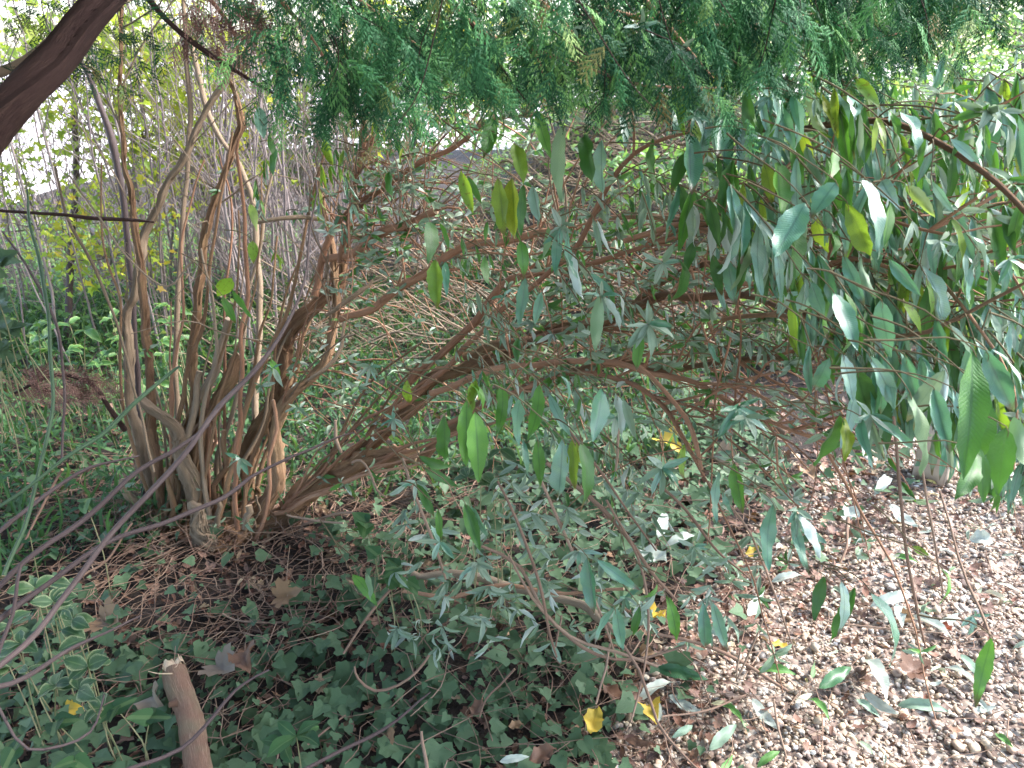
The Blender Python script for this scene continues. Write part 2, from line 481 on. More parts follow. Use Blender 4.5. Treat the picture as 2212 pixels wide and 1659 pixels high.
M_brgreen = bark_mat('green_bramble', [(0, (.03, .055, .03)), (.5, (.065, .11, .06)), (1, (.15, .19, .12))], bump=.2, rough=.5)
M_cut = plain_mat('cut_wood', [(0, (.42, .27, .16)), (1, (.62, .47, .32))], nscale=90, bump=.6, rough=.8)
M_logbark = bark_mat('log_bark', [(0, (.07, .04, .028)), (.4, (.20, .115, .08)), (.75, (.34, .22, .16)), (1, (.45, .36, .26))], bump=.9, stretch=(30, 12), moss=.3, mosscol=(.16, .19, .11))
M_sapling = bark_mat('sapling_bark', [(0, (.08, .06, .06)), (.5, (.23, .185, .175)), (1, (.46, .41, .37))], bump=.2)
M_pebble = plain_mat('pebble', [(0, (.10, .075, .06)), (.12, (.22, .15, .12)), (.3, (.44, .34, .23)), (.42, (.34, .31, .28)), (.55, (.54, .45, .32)), (.68, (.46, .31, .22)), (.78, (.40, .37, .33)), (.88, (.64, .56, .42)), (1, (.76, .73, .68))], nscale=55, bump=.3, rough=.6, spec=.4)
M_stone = plain_mat('pale_stone', [(0, (.44, .36, .28)), (1, (.44, .36, .28))], nscale=14, bump=.6, rough=.9)
M_shoot = bark_mat('green_shoot', [(0, (.06, .04, .025)), (.5, (.13, .10, .055)), (1, (.22, .20, .12))], bump=.2)
M_stalk = plain_mat('leaf_stalk', [(0, (.16, .17, .08)), (1, (.30, .28, .16))], nscale=40, bump=.1)

# ------------------------------------------------------------------ ground, gravel bed, field
GRAVEL = [(1260, 2400), (1330, 1659), (1300, 1540), (1420, 1420), (1500, 1290), (1580, 1190), (1680, 1090), (1770, 1015), (1900, 985), (1990, 900), (2080, 800), (2300, 700), (3300, 620), (5200, 2400)]
def gravel_mask(p):
    X, Y, _ = projn(p)
    wob = 22 * np.sin(p[:, 0] * 23) * np.cos(p[:, 1] * 19) + 14 * np.sin(p[:, 0] * 47 + p[:, 1] * 31)
    return inpoly(X + wob, Y, GRAVEL)

m, t, b = nodes_of('soil')
gc = N(t, 'ShaderNodeTexCoord')
n1 = noise(t, 6, 8, .7, gc.outputs['Object']); n2 = noise(t, 70, 6, .7, gc.outputs['Object'])
c = ramp(t, mth(t, 'ADD', mth(t, 'MULTIPLY', n1, .5), mth(t, 'MULTIPLY', n2, .5)), [(.3, (.010, .007, .006)), (.5, (.028, .018, .013)), (.65, (.06, .040, .029)), (.8, (.11, .08, .06))])
t.links.new(c, b.inputs['Base Color']); b.inputs['Roughness'].default_value = .95
bp = N(t, 'ShaderNodeBump'); bp.inputs['Strength'].default_value = .9; bp.inputs['Distance'].default_value = .02
t.links.new(n2, bp.inputs['Height']); t.links.new(bp.outputs[0], b.inputs['Normal'])
M_soil = m
m, t, b = nodes_of('pale_field')
gc = N(t, 'ShaderNodeTexCoord')
n1 = noise(t, 1.2, 6, .7, gc.outputs['Object']); n2 = noise(t, 14, 5, .7, gc.outputs['Object'])
c = ramp(t, mth(t, 'ADD', mth(t, 'MULTIPLY', n1, .5), mth(t, 'MULTIPLY', n2, .5)), [(.3, (.48, .42, .40)), (.5, (.60, .55, .52)), (.75, (.66, .62, .60))])
t.links.new(c, b.inputs['Base Color']); b.inputs['Roughness'].default_value = 1
M_field = m
m, t, b = nodes_of('gravel_base')
gc = N(t, 'ShaderNodeTexCoord')
vo = N(t, 'ShaderNodeTexVoronoi'); vo.inputs['Scale'].default_value = 55; t.links.new(gc.outputs['Object'], vo.inputs['Vector'])
n2 = noise(t, 5, 4, .6, gc.outputs['Object'])
sp = N(t, 'ShaderNodeSeparateColor'); t.links.new(vo.outputs['Color'], sp.inputs[0])
c = ramp(t, sp.outputs[0], [(0, (.14, .10, .08)), (.4, (.28, .21, .17)), (.7, (.42, .35, .28)), (1, (.58, .52, .44))])
c = mix(t, mth(t, 'MULTIPLY', n2, .5), c, (.07, .045, .035))
t.links.new(c, b.inputs['Base Color']); b.inputs['Roughness'].default_value = .9
bp = N(t, 'ShaderNodeBump'); bp.inputs['Strength'].default_value = .8; bp.inputs['Distance'].default_value = .01; bp.invert = True
t.links.new(vo.outputs['Distance'], bp.inputs['Height']); t.links.new(bp.outputs[0], b.inputs['Normal'])
M_gbase = m

def sheet(x0, x1, y0, y1, nx, ny, z0=0, hf=None):
    xs = np.linspace(x0, x1, nx); ys = np.linspace(y0, y1, ny)
    X, Y = np.meshgrid(xs, ys)
    Z = (gz(X, Y) if hf is None else hf(X, Y)) + z0
    V = np.stack([X, Y, Z], -1).reshape(-1, 3)
    i = np.arange(ny - 1)[:, None] * nx; j = np.arange(nx - 1)[None]
    f = np.stack([i + j, i + j + 1, i + nx + j + 1, i + nx + j], -1).reshape(-1, 4)
    return V, f, V[:, :2]
g = Geo(); v, f, uv = sheet(-6, 18, -3, 16, 230, 190); g.add(v, f, .5, uv)
link('ground', g.mesh('ground', M_soil), kind='structure')
def rim(X, Y):                   # the far land, sunk under the near ground sheet
    d = np.maximum(np.maximum(-5.6 - X, X - 17.6), np.maximum(-2.6 - Y, Y - 15.6))
    return np.where(d < 0, -0.25, -0.03 + 0.02 * np.sin(X * .7) * np.cos(Y * .5))
g = Geo(); v, f, uv = sheet(-400, 400, -300, 600, 12, 12, -.1, lambda X, Y: X * 0 - .02); g.add(v, f, .5, uv)
v, f, uv = sheet(-60, 60, -30, 90, 120, 120, 0, lambda X, Y: np.minimum(rim(X, Y), 0)); g.add(v, f, .5, uv)
link('field', g.mesh('field', M_field), kind='structure')
# gravel bed sheet: cells whose centre lies in the bed
v, f, uv = sheet(-1.0, 7.5, .3, 8.5, 260, 260, .006)
keep = gravel_mask(v[f].mean(1))
g = Geo(); g.add(v, f[keep], .5, uv)
link('gravel_path', g.mesh('gravel_path', M_gbase), kind='structure')

# pebbles
import bmesh
def ico(sub, seed, flat=.62):
    bm = bmesh.new(); bmesh.ops.create_icosphere(bm, subdivisions=sub, radius=1)
    bm.verts.ensure_lookup_table()
    V = np.array([v.co[:] for v in bm.verts]); f = np.array([[v.index for v in p.verts] for p in bm.faces]); bm.free()
    q = np.random.default_rng(seed)
    for _ in range(7):
        d = q.normal(0, 1, 3); d /= np.linalg.norm(d)
        k = q.uniform(.55, .85)
        s_ = V @ d
        V = V - np.outer(np.clip(s_ - k, 0, 1), d) * .9
    V = V * [1, q.uniform(.65, .95), flat * q.uniform(.8, 1.15)]
    V += q.normal(0, .03, V.shape)
    return V, f, V[:, :2]
near = [ico(2, s) for s in range(7)]
far = [ico(1, 20 + s) for s in range(4)]
def rotz_frames(p, size, tilt=.4, seed=0):
    k = len(p)
    a = G.uniform(0, 2 * np.pi, k)
    X = np.stack([np.cos(a), np.sin(a), G.normal(0, tilt, k)], 1)
    Nn = np.stack([G.normal(0, tilt, k), G.normal(0, tilt, k), np.ones(k)], 1)
    return frames(p, X, Nn, size)
def pts_ground(n, x0, x1, y0, y1):
    q = np.stack([G.uniform(x0, x1, n), G.uniform(y0, y1, n)], 1)
    return np.column_stack([q, gz(q[:, 0], q[:, 1])])
p = pts_ground(150000, -.4, 4.6, .9, 6.5)
p = p[gravel_mask(p)]
X, Y, D = projn(p)
vis = (X > -150) & (X < 2500) & (Y < 1900)
dens = np.clip(1.25 - .18 * np.maximum(D - 2.2, 0), .35, 1)
p = p[vis & (G.uniform(0, 1, len(p)) < dens)]
X, Y, D = projn(p)
g = Geo()
sz = G.lognormal(math.log(.0062), .45, len(p)).clip(.003, .019)
p[:, 2] += .006 + sz * .3 + G.uniform(0, .006, len(p))
M = rotz_frames(p, sz * (1 + .12 * np.maximum(D - 2.5, 0)), .35)
cl = G.integers(0, 28, len(p))
rn = G.uniform(0, 1, len(p))
for i in range(28):
    k = cl == i
    nearsel = k & (sz > .0085) & (D < 2.7)
    g.scatter(near[i % 7], M[nearsel], rn[nearsel])
    fs = k & ~nearsel
    g.scatter(far[i % 4], M[fs], rn[fs])
link('pebbles', g.mesh('pebbles', M_pebble), None, 'tan and grey gravel stones of the path at lower right', 'gravel', kind='stuff')

# ------------------------------------------------------------------ leaf litter, twigs and weeds on the ground
LIT = [leaf_shape(.45, 5, .45, .3, -.15, .05, seed=s, across=2) for s in range(3)]
LIT += [leaf_shape(.24, 5, .45, .5, .12, .04, seed=7, across=2), fan_only(tris_of(outline_leaf(MAPLE, .3, 3)))]
LT0 = [leaf_shape(.26, 7, .42, [.4, .9, .2, .6][i], [.1, .18, -.12, .05][i], .03, [.3, -.6, .9, 0][i], seed=140 + i, across=2) for i in range(4)]
def litter_density(p):
    X, Y, D = projn(p)
    gm = gravel_mask(p)
    d = np.where(gm, .16, .45)
    edge = inpoly(X, Y, [(1050, 1700), (1150, 1500), (1350, 1330), (1450, 1150), (1650, 1000), (1980, 990), (1900, 1150), (1800, 1330), (1680, 1420), (1560, 1560), (1500, 1700)])
    d = np.where(edge, 1.0, d)
    under = inpoly(X, Y, [(250, 1150), (700, 1120), (820, 1250), (700, 1420), (300, 1450), (180, 1350)])
    return np.where(under, .9, d)
p = pts_ground(52000, -3.2, 4.2, .7, 7.5)
X, Y, D = projn(p)
k = (X > -300) & (X < 2600) & (Y < 1900) & (G.uniform(0, 1, len(p)) < litter_density(p) * np.where(D > 4, .5, 1))
p = p[k]; X, Y, D = projn(p); p[:, 2] += G.uniform(.008, .034, len(p)) + np.where(gravel_mask(p), .010, 0)
g = Geo(); M = rotz_frames(p, G.uniform(.02, .05, len(p)), .45); ch = G.integers(0, 5, len(p)); rn = G.uniform(0, 1, len(p))
for i in range(5):
    g.scatter(LIT[i], M[ch == i], rn[ch == i])
link('leaf_litter', g.mesh('leaf_litter', M_litter), None, 'brown and reddish dead leaves strewn over soil and gravel', 'leaf litter', kind='stuff')

p = pts_ground(5200, -.2, 4.2, .9, 5.0); p = p[gravel_mask(p)]
X, Y, D = projn(p); p = p[(G.uniform(0, 1, len(p)) < .20)]; p[:, 2] += G.uniform(.02, .04, len(p))
g = Geo(); M = rotz_frames(p, G.uniform(.025, .075, len(p)), .3); ch = G.integers(0, 4, len(p)); rn = G.uniform(0, 1, len(p))
for i in range(4): g.scatter(LT0[i], M[ch == i], rn[ch == i])
link('pale_leaf_litter', g.mesh('pale_leaf_litter', leaf_mat('pale_litter_leaf', [(0, (.10, .20, .07)), (.25, (.24, .33, .20)), (.5, (.46, .50, .40)), (.8, (.60, .62, .54)), (.92, (.56, .50, .26)), (1, (.5, .38, .1))], rough=.7, transl=.15, tcol=(.4, .45, .3), veincol=(.3, .33, .25))), None, 'small pale and green shed leaves scattered over the gravel', 'leaf litter', kind='stuff')

def twig_field(g, n, x0, x1, y0, y1, poly, lmin, lmax, rmin, rmax, up=.25, zmax=.08, cap=False, sides=4, curl=.3):
    c_ = 0
    P0 = pts_ground(n * 8, x0, x1, y0, y1)
    X, Y, D = projn(P0)
    P0 = P0[inpoly(X, Y, poly)][:n]
    for q in P0:
        L = U(lmin, lmax); a = U(0, 2 * math.pi); el = U(-.1, up)
        d = np.array([math.cos(a), math.sin(a), el]); s = np.array([-math.sin(a), math.cos(a), U(-.4, .6)])
        z0 = U(.004, zmax); b0 = q + [0, 0, z0]
        k1, k2 = U(-curl, curl), U(-curl, curl)
        pts = [b0, b0 + d * L * .35 + s * L * k1 * .5, b0 + d * L * .7 + s * L * k2 * .5, b0 + d * L]
        for w_ in pts: w_[2] = max(w_[2], gz(w_[0], w_[1]) + .004)
        r = U(rmin, rmax)
        tube(g, pts, [r, r * .9, r * .7, r * .4], sides, step=L / 7, cap=cap)
g = Geo()
twig_field(g, 520, -2.2, .4, 1.2, 3.6, [(120, 1120), (820, 1060), (950, 1250), (820, 1430), (500, 1480), (150, 1460)], .08, .32, .0010, .0026, .35, .07)
twig_field(g, 1000, -2.2, 1.4, 1.1, 3.4, [(-200, 1000), (1750, 1000), (1500, 1750), (-200, 1750)], .08, .4, .0009, .0022, .3, .09)
twig_field(g, 700, .1, 3, 1.1, 3.6, [(1150, 1000), (2300, 1000), (2300, 1750), (1250, 1750)], .08, .35, .0009, .002, .15, .03)
link('twig_litter', g.mesh('twig_litter', M_twig), None, 'tangle of thin dry twigs lying under the bush', 'twigs', kind='stuff')

# brushwood mass behind the bush
g = Geo()
for i in range(1600):
    x = U(-1.5, 2.3); y = U(3.8, 7.5)
    a = U(-1.3, 1.3) + (math.pi if R.random() < .5 else 0); L = U(.2, .9); el = U(-.7, .9)
    h = U(0.02, .75) * (1 - .35 * abs(x - .2))
    h = h * .6 + float(gz(x, y)); b0 = np.array([x, y, h]); d = np.array([math.cos(a), math.sin(a) * .5, el * .8])
    pts = [b0, b0 + d * L * .33 + [U(-.08, .08), 0, U(-.06, .08)], b0 + d * L * .66 + [U(-.08, .08), 0, U(-.06, .08)], b0 + d * L]
    for w_ in pts: w_[2] = max(w_[2], float(gz(w_[0], w_[1])) + .01)
    r = U(.002, .0065)
    tube(g, pts, [r, r * .85, r * .65, r * .35], 4, step=L / 8, cap=False)
link('brushwood', g.mesh('brushwood', M_barkgrey), None, 'heap of pale dead stems and brushwood behind the bush', 'brushwood', kind='stuff')

# small green weeds and grass between the stems
WE = [leaf_shape(.42, 3, .42, .3, .1, .02, seed=s, across=2) for s in range(3)]
def weeds(name, label, poly, n, x0, x1, y0, y1, hmax, smin, smax, mat=M_weed, cat='weeds', grass=.25):
    p = pts_ground(n * 4, x0, x1, y0, y1); X, Y, D = projn(p)
    p = p[inpoly(X, Y, poly)][:n]
    n = len(p); g = Geo()
    p[:, 2] += G.beta(1.2, 2, n) * hmax
    a = G.uniform(0, 2 * np.pi, n)
    Xv = np.stack([np.cos(a), np.sin(a), G.uniform(-.5, .7, n)], 1)
    Nn = np.stack([G.normal(0, .5, n), G.normal(-.2, .5, n), np.ones(n)], 1)
    M = frames(p, Xv, Nn, G.uniform(smin, smax, n))
    ch = G.integers(0, 3, n); rn = G.uniform(0, 1, n)
    for i in range(3):
        g.scatter(WE[i], M[ch == i], rn[ch == i])
    ng = int(n * grass)
    bl = leaf_shape(.05, 4, .3, .2, .18, 0, seed=3, across=1)
    q = p[:ng].copy(); q[:, 2] = gz(q[:, 0], q[:, 1])
    Xv = np.stack([G.normal(0, .6, ng), G.normal(0, .6, ng), np.ones(ng)], 1)
    M = frames(q, Xv, G.normal(0, 1, (ng, 3)), G.uniform(.1, .28, ng))
    g.scatter(bl, M, rn[:ng])
    return link(name, g.mesh(name, mat), None, label, cat, kind='stuff')
weeds('weeds', 'low green weeds and grass blades growing behind and below the branches', [(-300, 700), (700, 620), (1250, 560), (1550, 760), (1500, 1010), (1000, 1080), (600, 1120), (-300, 1350)], 15000, -3.4, 1.8, 1.9, 6, .22, .018, .05)
weeds('garden_plants', 'sunlit leafy ground cover with yellow leaves beyond the gravel', [(850, -50), (3000, -50), (3000, 600), (1800, 760), (1400, 600), (850, 480)], 12000, -.6, 9, 4.0, 11, .35, .03, .08, M_lit, 'plants', .1)
weeds('left_weeds', 'bright green low plants at the edge of the pale field', [(-600, 480), (650, 480), (650, 800), (-600, 850)], 5000, -5, 0, 3.8, 8, .35, .03, .07, M_lit, 'weeds', .3)

# ------------------------------------------------------------------ ivy covering the ground
IV = [tris_of(outline_leaf(IVY5, .25, s)) for s in range(3)] + [tris_of(outline_leaf(IVY3, .25, 5 + s)) for s in range(2)] + [tris_of(outline_leaf(HEART, .3, 9))]
IVYP = [(-400, 1330), (200, 1330), (330, 1420), (600, 1400), (760, 1300), (740, 1180), (900, 1150), (1000, 1080), (1150, 950), (1300, 900), (1500, 900), (1680, 940), (1700, 1020), (1580, 1120), (1480, 1250), (1350, 1400), (1330, 1540), (1300, 1760), (-400, 1760)]
p = pts_ground(34000, -2.6, 1.9, .9, 3.7)
X, Y, D = projn(p)
wob = 30 * np.sin(p[:, 0] * 17) + 25 * np.cos(p[:, 1] * 21)
ins = inpoly(X + wob, Y + wob, IVYP)
edge = inpoly(X, Y, [(-400, 1040), (300, 1000), (1900, 860), (2000, 1100), (1650, 1300), (1500, 1760), (-400, 1760)])
prob = np.where(ins, .62, np.where(edge, .075, 0))
p = p[G.uniform(0, 1, len(p)) < prob]
n = len(p)
h = G.beta(1.3, 1.6, n) * .11; p[:, 2] += .012 + h
a = G.normal(-math.pi / 2, 1.1, n)
Xv = np.stack([np.cos(a), np.sin(a), G.normal(-.25, .35, n)], 1)
Nn = np.stack([G.normal(0, .35, n), G.normal(-.25, .35, n), np.ones(n)], 1)
size = G.lognormal(math.log(.026), .5, n).clip(.012, .075)
M = frames(p, Xv, Nn, size); ch = G.integers(0, 6, n); rn = G.uniform(0, 1, n)
X, Y, D = projn(p)
scr = np.where((X > 20) & (X < 2190) & (Y < 1640) & (Y > 0), size / D * (1 + 5 * h), 0)
order = np.argsort(-scr); single = np.zeros(n, bool); single[order[:290]] = True
ivy = thing('ivy', gnd(900, 1450), 'dark green lobed ivy carpeting the ground at lower left and centre', 'ivy')
g = Geo()
for i in range(6):
    k = (ch == i) & ~single
    g.scatter(fan_only(IV[i]), M[k], rn[k])
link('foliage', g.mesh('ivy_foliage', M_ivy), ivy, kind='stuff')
ivm = []
for i in range(6):
    g = Geo(); g.add(IV[i][0], IV[i][1], 0, IV[i][2]); ivm.append(g.mesh('ivy_leaf', M_ivy))
def set_matrix(o, M4, parent):
    o.parent = parent
    o.matrix_parent_inverse = Matrix.Translation(-parent.location)
    o.matrix_basis = Matrix(M4.tolist())
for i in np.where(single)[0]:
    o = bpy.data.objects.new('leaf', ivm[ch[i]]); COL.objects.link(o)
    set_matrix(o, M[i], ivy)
g = Geo()
idx = G.choice(n, 500, replace=False)
for i in idx:
    e = p[i]; s0 = np.array([e[0] + U(-.05, .05), e[1] + U(-.05, .05), gz(e[0], e[1])])
    tube(g, [s0, (s0 + e) / 2 + [0, 0, .015], e], [.0012, .001, .0008], 3, .03, cap=False)
for i in range(60):
    s0 = p[G.integers(0, n)].copy(); a = U(0, 6.28); L = U(.2, .6)
    pts = [s0 + np.array([math.cos(a) * L * k / 4 + U(-.04, .04), math.sin(a) * L * k / 4 + U(-.04, .04), U(0, .03)]) for k in range(5)]
    tube(g, pts, [.0016] * 5, 4, .04, cap=False)
link('stem', g.mesh('ivy_stem', M_twig), ivy, kind='stuff')

# ------------------------------------------------------------------ THE BUSH
def px_tube(g, data, D0=None, sides=8, rough=.06, jit=.15, step=.03, ridge=.0, rnd=None, mi=0, capmi=None):
    """data: (x, y, depth, radius in survey units)"""
    pts = [P(x, y, D) for x, y, D, r in data]
    rad = [r * D / F for x, y, D, r in data]
    return tube(g, pts, rad, sides, step, rough, jit, rnd, True, mi, capmi, ridge)
bush = thing('buddleia_bush', gnd(480, 1150), 'large sprawling buddleia with brown shredding stems and long hanging leaves', 'bush')
BASE = 2.9
limbs = [  # (data, material, thick?)
    ([(540, 1150, 2.95, 34), (620, 1108, 2.9, 29), (700, 1050, 2.85, 27), (780, 1005, 2.8, 25), (850, 990, 2.75, 23), (905, 995, 2.72, 16)], 0),
    ([(700, 1060, 2.87, 20), (790, 972, 2.85, 17), (828, 939, 2.83, 19), (890, 880, 2.8, 20), (952, 816, 2.75, 19), (1090, 765, 2.65, 17), (1200, 715, 2.55, 16), (1330, 690, 2.45, 13), (1430, 610, 2.35, 10), (1560, 560, 2.2, 8), (1700, 560, 2.0, 6)], 0),
    ([(905, 995, 2.72, 14), (970, 930, 2.7, 14), (1050, 870, 2.6, 13), (1150, 835, 2.5, 12), (1300, 790, 2.4, 10), (1450, 800, 2.25, 8), (1620, 770, 2.1, 7), (1760, 800, 1.9, 5)], 0),
    ([(520, 1140, 3.0, 28), (530, 1050, 3.0, 24), (536, 972, 3.0, 22), (570, 900, 2.98, 21), (605, 843, 2.95, 22), (622, 740, 2.93, 20), (650, 690, 2.9, 18), (690, 650, 2.9, 17), (735, 615, 2.9, 15), (745, 560, 2.9, 9), (762, 442, 2.85, 7), (775, 340, 2.8, 6), (800, 240, 2.75, 4)], 0),
    ([(560, 1120, 2.9, 20), (590, 1060, 2.88, 20), (602, 995, 2.86, 19), (594, 926, 2.85, 17), (630, 862, 2.84, 15), (700, 790, 2.82, 13), (718, 731, 2.82, 12), (732, 625, 2.82, 10), (720, 540, 2.85, 8), (700, 450, 2.85, 6), (690, 360, 2.85, 5)], 0),
    ([(345, 1135, 2.95, 20), (325, 1050, 2.92, 17), (305, 985, 2.92, 15), (290, 920, 2.92, 13), (280, 855, 2.92, 12), (275, 690, 2.92, 10), (291, 635, 2.92, 10), (305, 552, 2.92, 11), (316, 497, 2.92, 11), (344, 440, 2.92, 9), (426, 275, 2.9, 8), (482, 179, 2.9, 7), (560, 60, 2.9, 5)], 1),
    ([(352, 1120, 2.85, 16), (335, 1000, 2.85, 14), (327, 855, 2.85, 11), (320, 740, 2.85, 10), (315, 640, 2.85, 9), (300, 539, 2.85, 8), (285, 430, 2.85, 7), (270, 330, 2.85, 6), (261, 200, 2.85, 5), (264, -20, 2.85, 4)], 0),
    ([(400, 1120, 2.95, 18), (415, 1000, 2.95, 15), (421, 855, 2.95, 12), (418, 745, 2.95, 11), (432, 635, 2.95, 11), (440, 525, 2.95, 10), (455, 450, 2.95, 9), (489, 357, 2.95, 9), (508, 302, 2.95, 9), (520, 261, 2.95, 10), (505, 200, 2.95, 6), (473, 110, 2.95, 5)], 0),
    ([(495, 689, 2.85, 11), (468, 780, 2.85, 12), (440, 855, 2.86, 12), (405, 960, 2.88, 13), (400, 1080, 2.9, 14)], 1),
    ([(305, 862, 2.75, 11), (359, 893, 2.76, 15), (379, 926, 2.78, 17), (392, 985, 2.8, 18), (405, 1030, 2.8, 22), (440, 1090, 2.85, 26)], 1),
    ([(520, 770, 2.9, 14), (498, 816, 2.9, 17), (445, 898, 2.9, 18), (420, 995, 2.9, 19), (430, 1080, 2.92, 24)], 0),
    ([(431, 802, 2.82, 8), (415, 912, 2.82, 10), (405, 1000, 2.85, 11), (420, 1060, 2.85, 12)], 1),
    ([(516, 300, 2.6, 4), (520, 415, 2.6, 5), (531, 497, 2.6, 6), (534, 608, 2.6, 6), (525, 802, 2.6, 6.5), (515, 940, 2.65, 6.5), (506, 1050, 2.7, 7), (512, 1145, 2.75, 7)], 2),
    ([(412, 1085, 2.7, 12), (425, 1100, 2.7, 19), (437, 1133, 2.72, 22), (445, 1172, 2.75, 26)], 1),
    ([(470, 1080, 2.75, 7), (468, 1150, 2.8, 9)], 1), ([(537, 1092, 2.7, 9), (532, 1142, 2.72, 11)], 1), ([(358, 1010, 2.8, 5), (372, 1080, 2.8, 9), (380, 1150, 2.85, 11)], 0),
    ([(265, 1035, 2.8, 10), (285, 1075, 2.82, 12), (310, 1110, 2.88, 13), (340, 1160, 2.9, 14)], 1),
    ([(735, 690, 2.8, 9), (801, 668, 2.75, 11), (870, 613, 2.7, 11), (912, 586, 2.65, 11), (1022, 533, 2.55, 11), (1105, 520, 2.45, 10), (1200, 500, 2.35, 9), (1230, 540, 2.3, 5)], 2),
    ([(735, 569, 2.75, 9), (762, 442, 2.75, 9), (770, 380, 2.75, 8), (790, 300, 2.75, 6)], 2),
    ([(700, 560, 2.8, 10), (796, 520, 2.7, 13), (840, 495, 2.65, 13), (890, 482, 2.6, 12), (938, 462, 2.55, 11)], 2),
    ([(680, 640, 2.8, 11), (720, 500, 2.8, 9), (780, 440, 2.75, 8), (830, 402, 2.7, 8), (940, 340, 2.6, 7), (1050, 266, 2.5, 6), (1160, 250, 2.4, 4)], 2),
    ([(880, 830, 2.72, 12), (950, 770, 2.7, 11), (1020, 700, 2.62, 11), (1062, 649, 2.58, 11), (1103, 605, 2.55, 11), (1180, 590, 2.45, 8), (1300, 560, 2.3, 7), (1480, 500, 2.1, 6), (1640, 440, 1.9, 5)], 2),
    ([(860, 880, 2.6, 9), (960, 800, 2.55, 8), (1060, 700, 2.5, 8), (1130, 640, 2.4, 7), (1230, 540, 2.25, 8), (1273, 470, 2.2, 8), (1300, 415, 2.15, 8), (1345, 350, 2.1, 7), (1400, 310, 2.05, 6), (1480, 290, 2.0, 4)], 2),
    ([(1000, 770, 2.55, 12), (1130, 740, 2.5, 14), (1300, 690, 2.4, 14), (1440, 640, 2.3, 12), (1600, 640, 2.1, 9), (1760, 690, 1.9, 7), (1900, 720, 1.7, 5)], 0),
    ([(930, 850, 2.5, 9), (1060, 800, 2.4, 9), (1200, 780, 2.3, 9), (1330, 785, 2.2, 8), (1500, 830, 2.05, 7), (1640, 900, 1.95, 6), (1780, 960, 1.9, 4)], 2),
    ([(950, 930, 2.5, 7), (1100, 850, 2.35, 7), (1250, 815, 2.25, 7), (1400, 850, 2.1, 7), (1470, 930, 2.0, 6), (1520, 1030, 2.0, 5)], 2),
    ([(1360, 760, 2.1, 5), (1430, 840, 2.0, 6), (1480, 900, 1.95, 7), (1502, 960, 1.93, 7), (1520, 1020, 1.93, 5)], 2),
    ([(890, 1238, 2.45, 9), (1000, 1245, 2.42, 12), (1100, 1265, 2.38, 12), (1200, 1292, 2.33, 12), (1290, 1330, 2.25, 13), (1345, 1370, 2.2, 8)], 1),
    ([(870, 1278, 2.35, 4), (960, 1290, 2.3, 7), (1070, 1270, 2.3, 6), (1200, 1275, 2.28, 5), (1350, 1275, 2.2, 4)], 2),
    ([(1500, 300, 2.0, 7), (1600, 290, 1.8, 9), (1715, 285, 1.6, 9), (1880, 268, 1.45, 9), (2016, 298, 1.35, 9), (2127, 368, 1.3, 9), (2240, 480, 1.25, 7)], 3),
    ([(1560, 690, 1.9, 6), (1687, 684, 1.8, 7), (1797, 718, 1.65, 7), (1880, 729, 1.55, 6), (2004, 718, 1.45, 6), (2130, 650, 1.4, 5), (2230, 600, 1.35, 4)], 3),
    ([(1350, 520, 2.2, 8), (1500, 470, 2.0, 7), (1640, 430, 1.8, 7), (1780, 400, 1.6, 6), (1920, 470, 1.5, 5), (2050, 510, 1.4, 4)], 2),
    ([(1300, 470, 2.3, 6), (1450, 470, 2.15, 8), (1580, 520, 2.0, 8), (1750, 500, 1.85, 6), (1900, 560, 1.7, 5), (2060, 600, 1.6, 4)], 3),
    ([(1780, 780, 2.0, 9), (1900, 830, 1.9, 9), (2020, 800, 1.8, 9), (2130, 830, 1.7, 10), (2230, 900, 1.6, 9)], 3),
    ([(1550, 610, 2.0, 7), (1700, 610, 1.9, 6), (1830, 560, 1.7, 6), (1960, 590, 1.6, 5), (2100, 560, 1.5, 4)], 2),
    ([(550, 482, 2.55, 5), (590, 474, 2.55, 6), (640, 470, 2.6, 6), (700, 480, 2.7, 5)], 1),
    ([(705, 680, 2.5, 4.5), (740, 655, 2.5, 7), (775, 628, 2.52, 7), (800, 605, 2.55, 5)], 1),
    ([(665, 822, 2.55, 5), (700, 800, 2.55, 6), (738, 750, 2.57, 6), (745, 700, 2.6, 4)], 1),
]
bm_ = [M_bark, M_barkgrey, M_barkred, M_bark]
for i in range(34):      # the clump of younger stems fanning up from the crown
    bx = U(330, 560); by = 1150 + U(-25, 20); D = U(2.8, 3.0); H = U(250, 900); lean = (bx - 400) * .9 + U(-110, 190); r = U(3.5, 8.5)
    k_ = R.random() < .35
    if k_: H = U(90, 330)
    tx, ty = bx + lean * H / 700, by - H
    md = [(bx + (tx - bx) * f_ + U(-14, 14) + (14 if 0 < f_ < 1 else 0) * math.sin(i), by + (ty - by) * f_, D - .04 * f_ * i / 34, r * (1 - (.25 if k_ else .62) * f_)) for f_ in (0, .2, .4, .6, .8, 1)]
    limbs.append((md, R.choice([0, 0, 1, 2])))
for i in range(16):      # younger stems leaning over to the right
    bx = U(560, 760); by = 1120 - (bx - 560) * .45; D = 2.85; L = U(300, 700); an = math.radians(U(22, 62)); r = U(3.5, 7)
    md = [(bx + L * f_ * math.cos(an) + U(-10, 10), by - L * f_ * math.sin(an) * (1 - .25 * f_) + U(-8, 8), D - .5 * f_ * math.cos(an), r * (1 - .6 * f_)) for f_ in (0, .25, .5, .75, 1)]
    limbs.append((md, R.choice([0, 2, 2])))
branch_paths = []
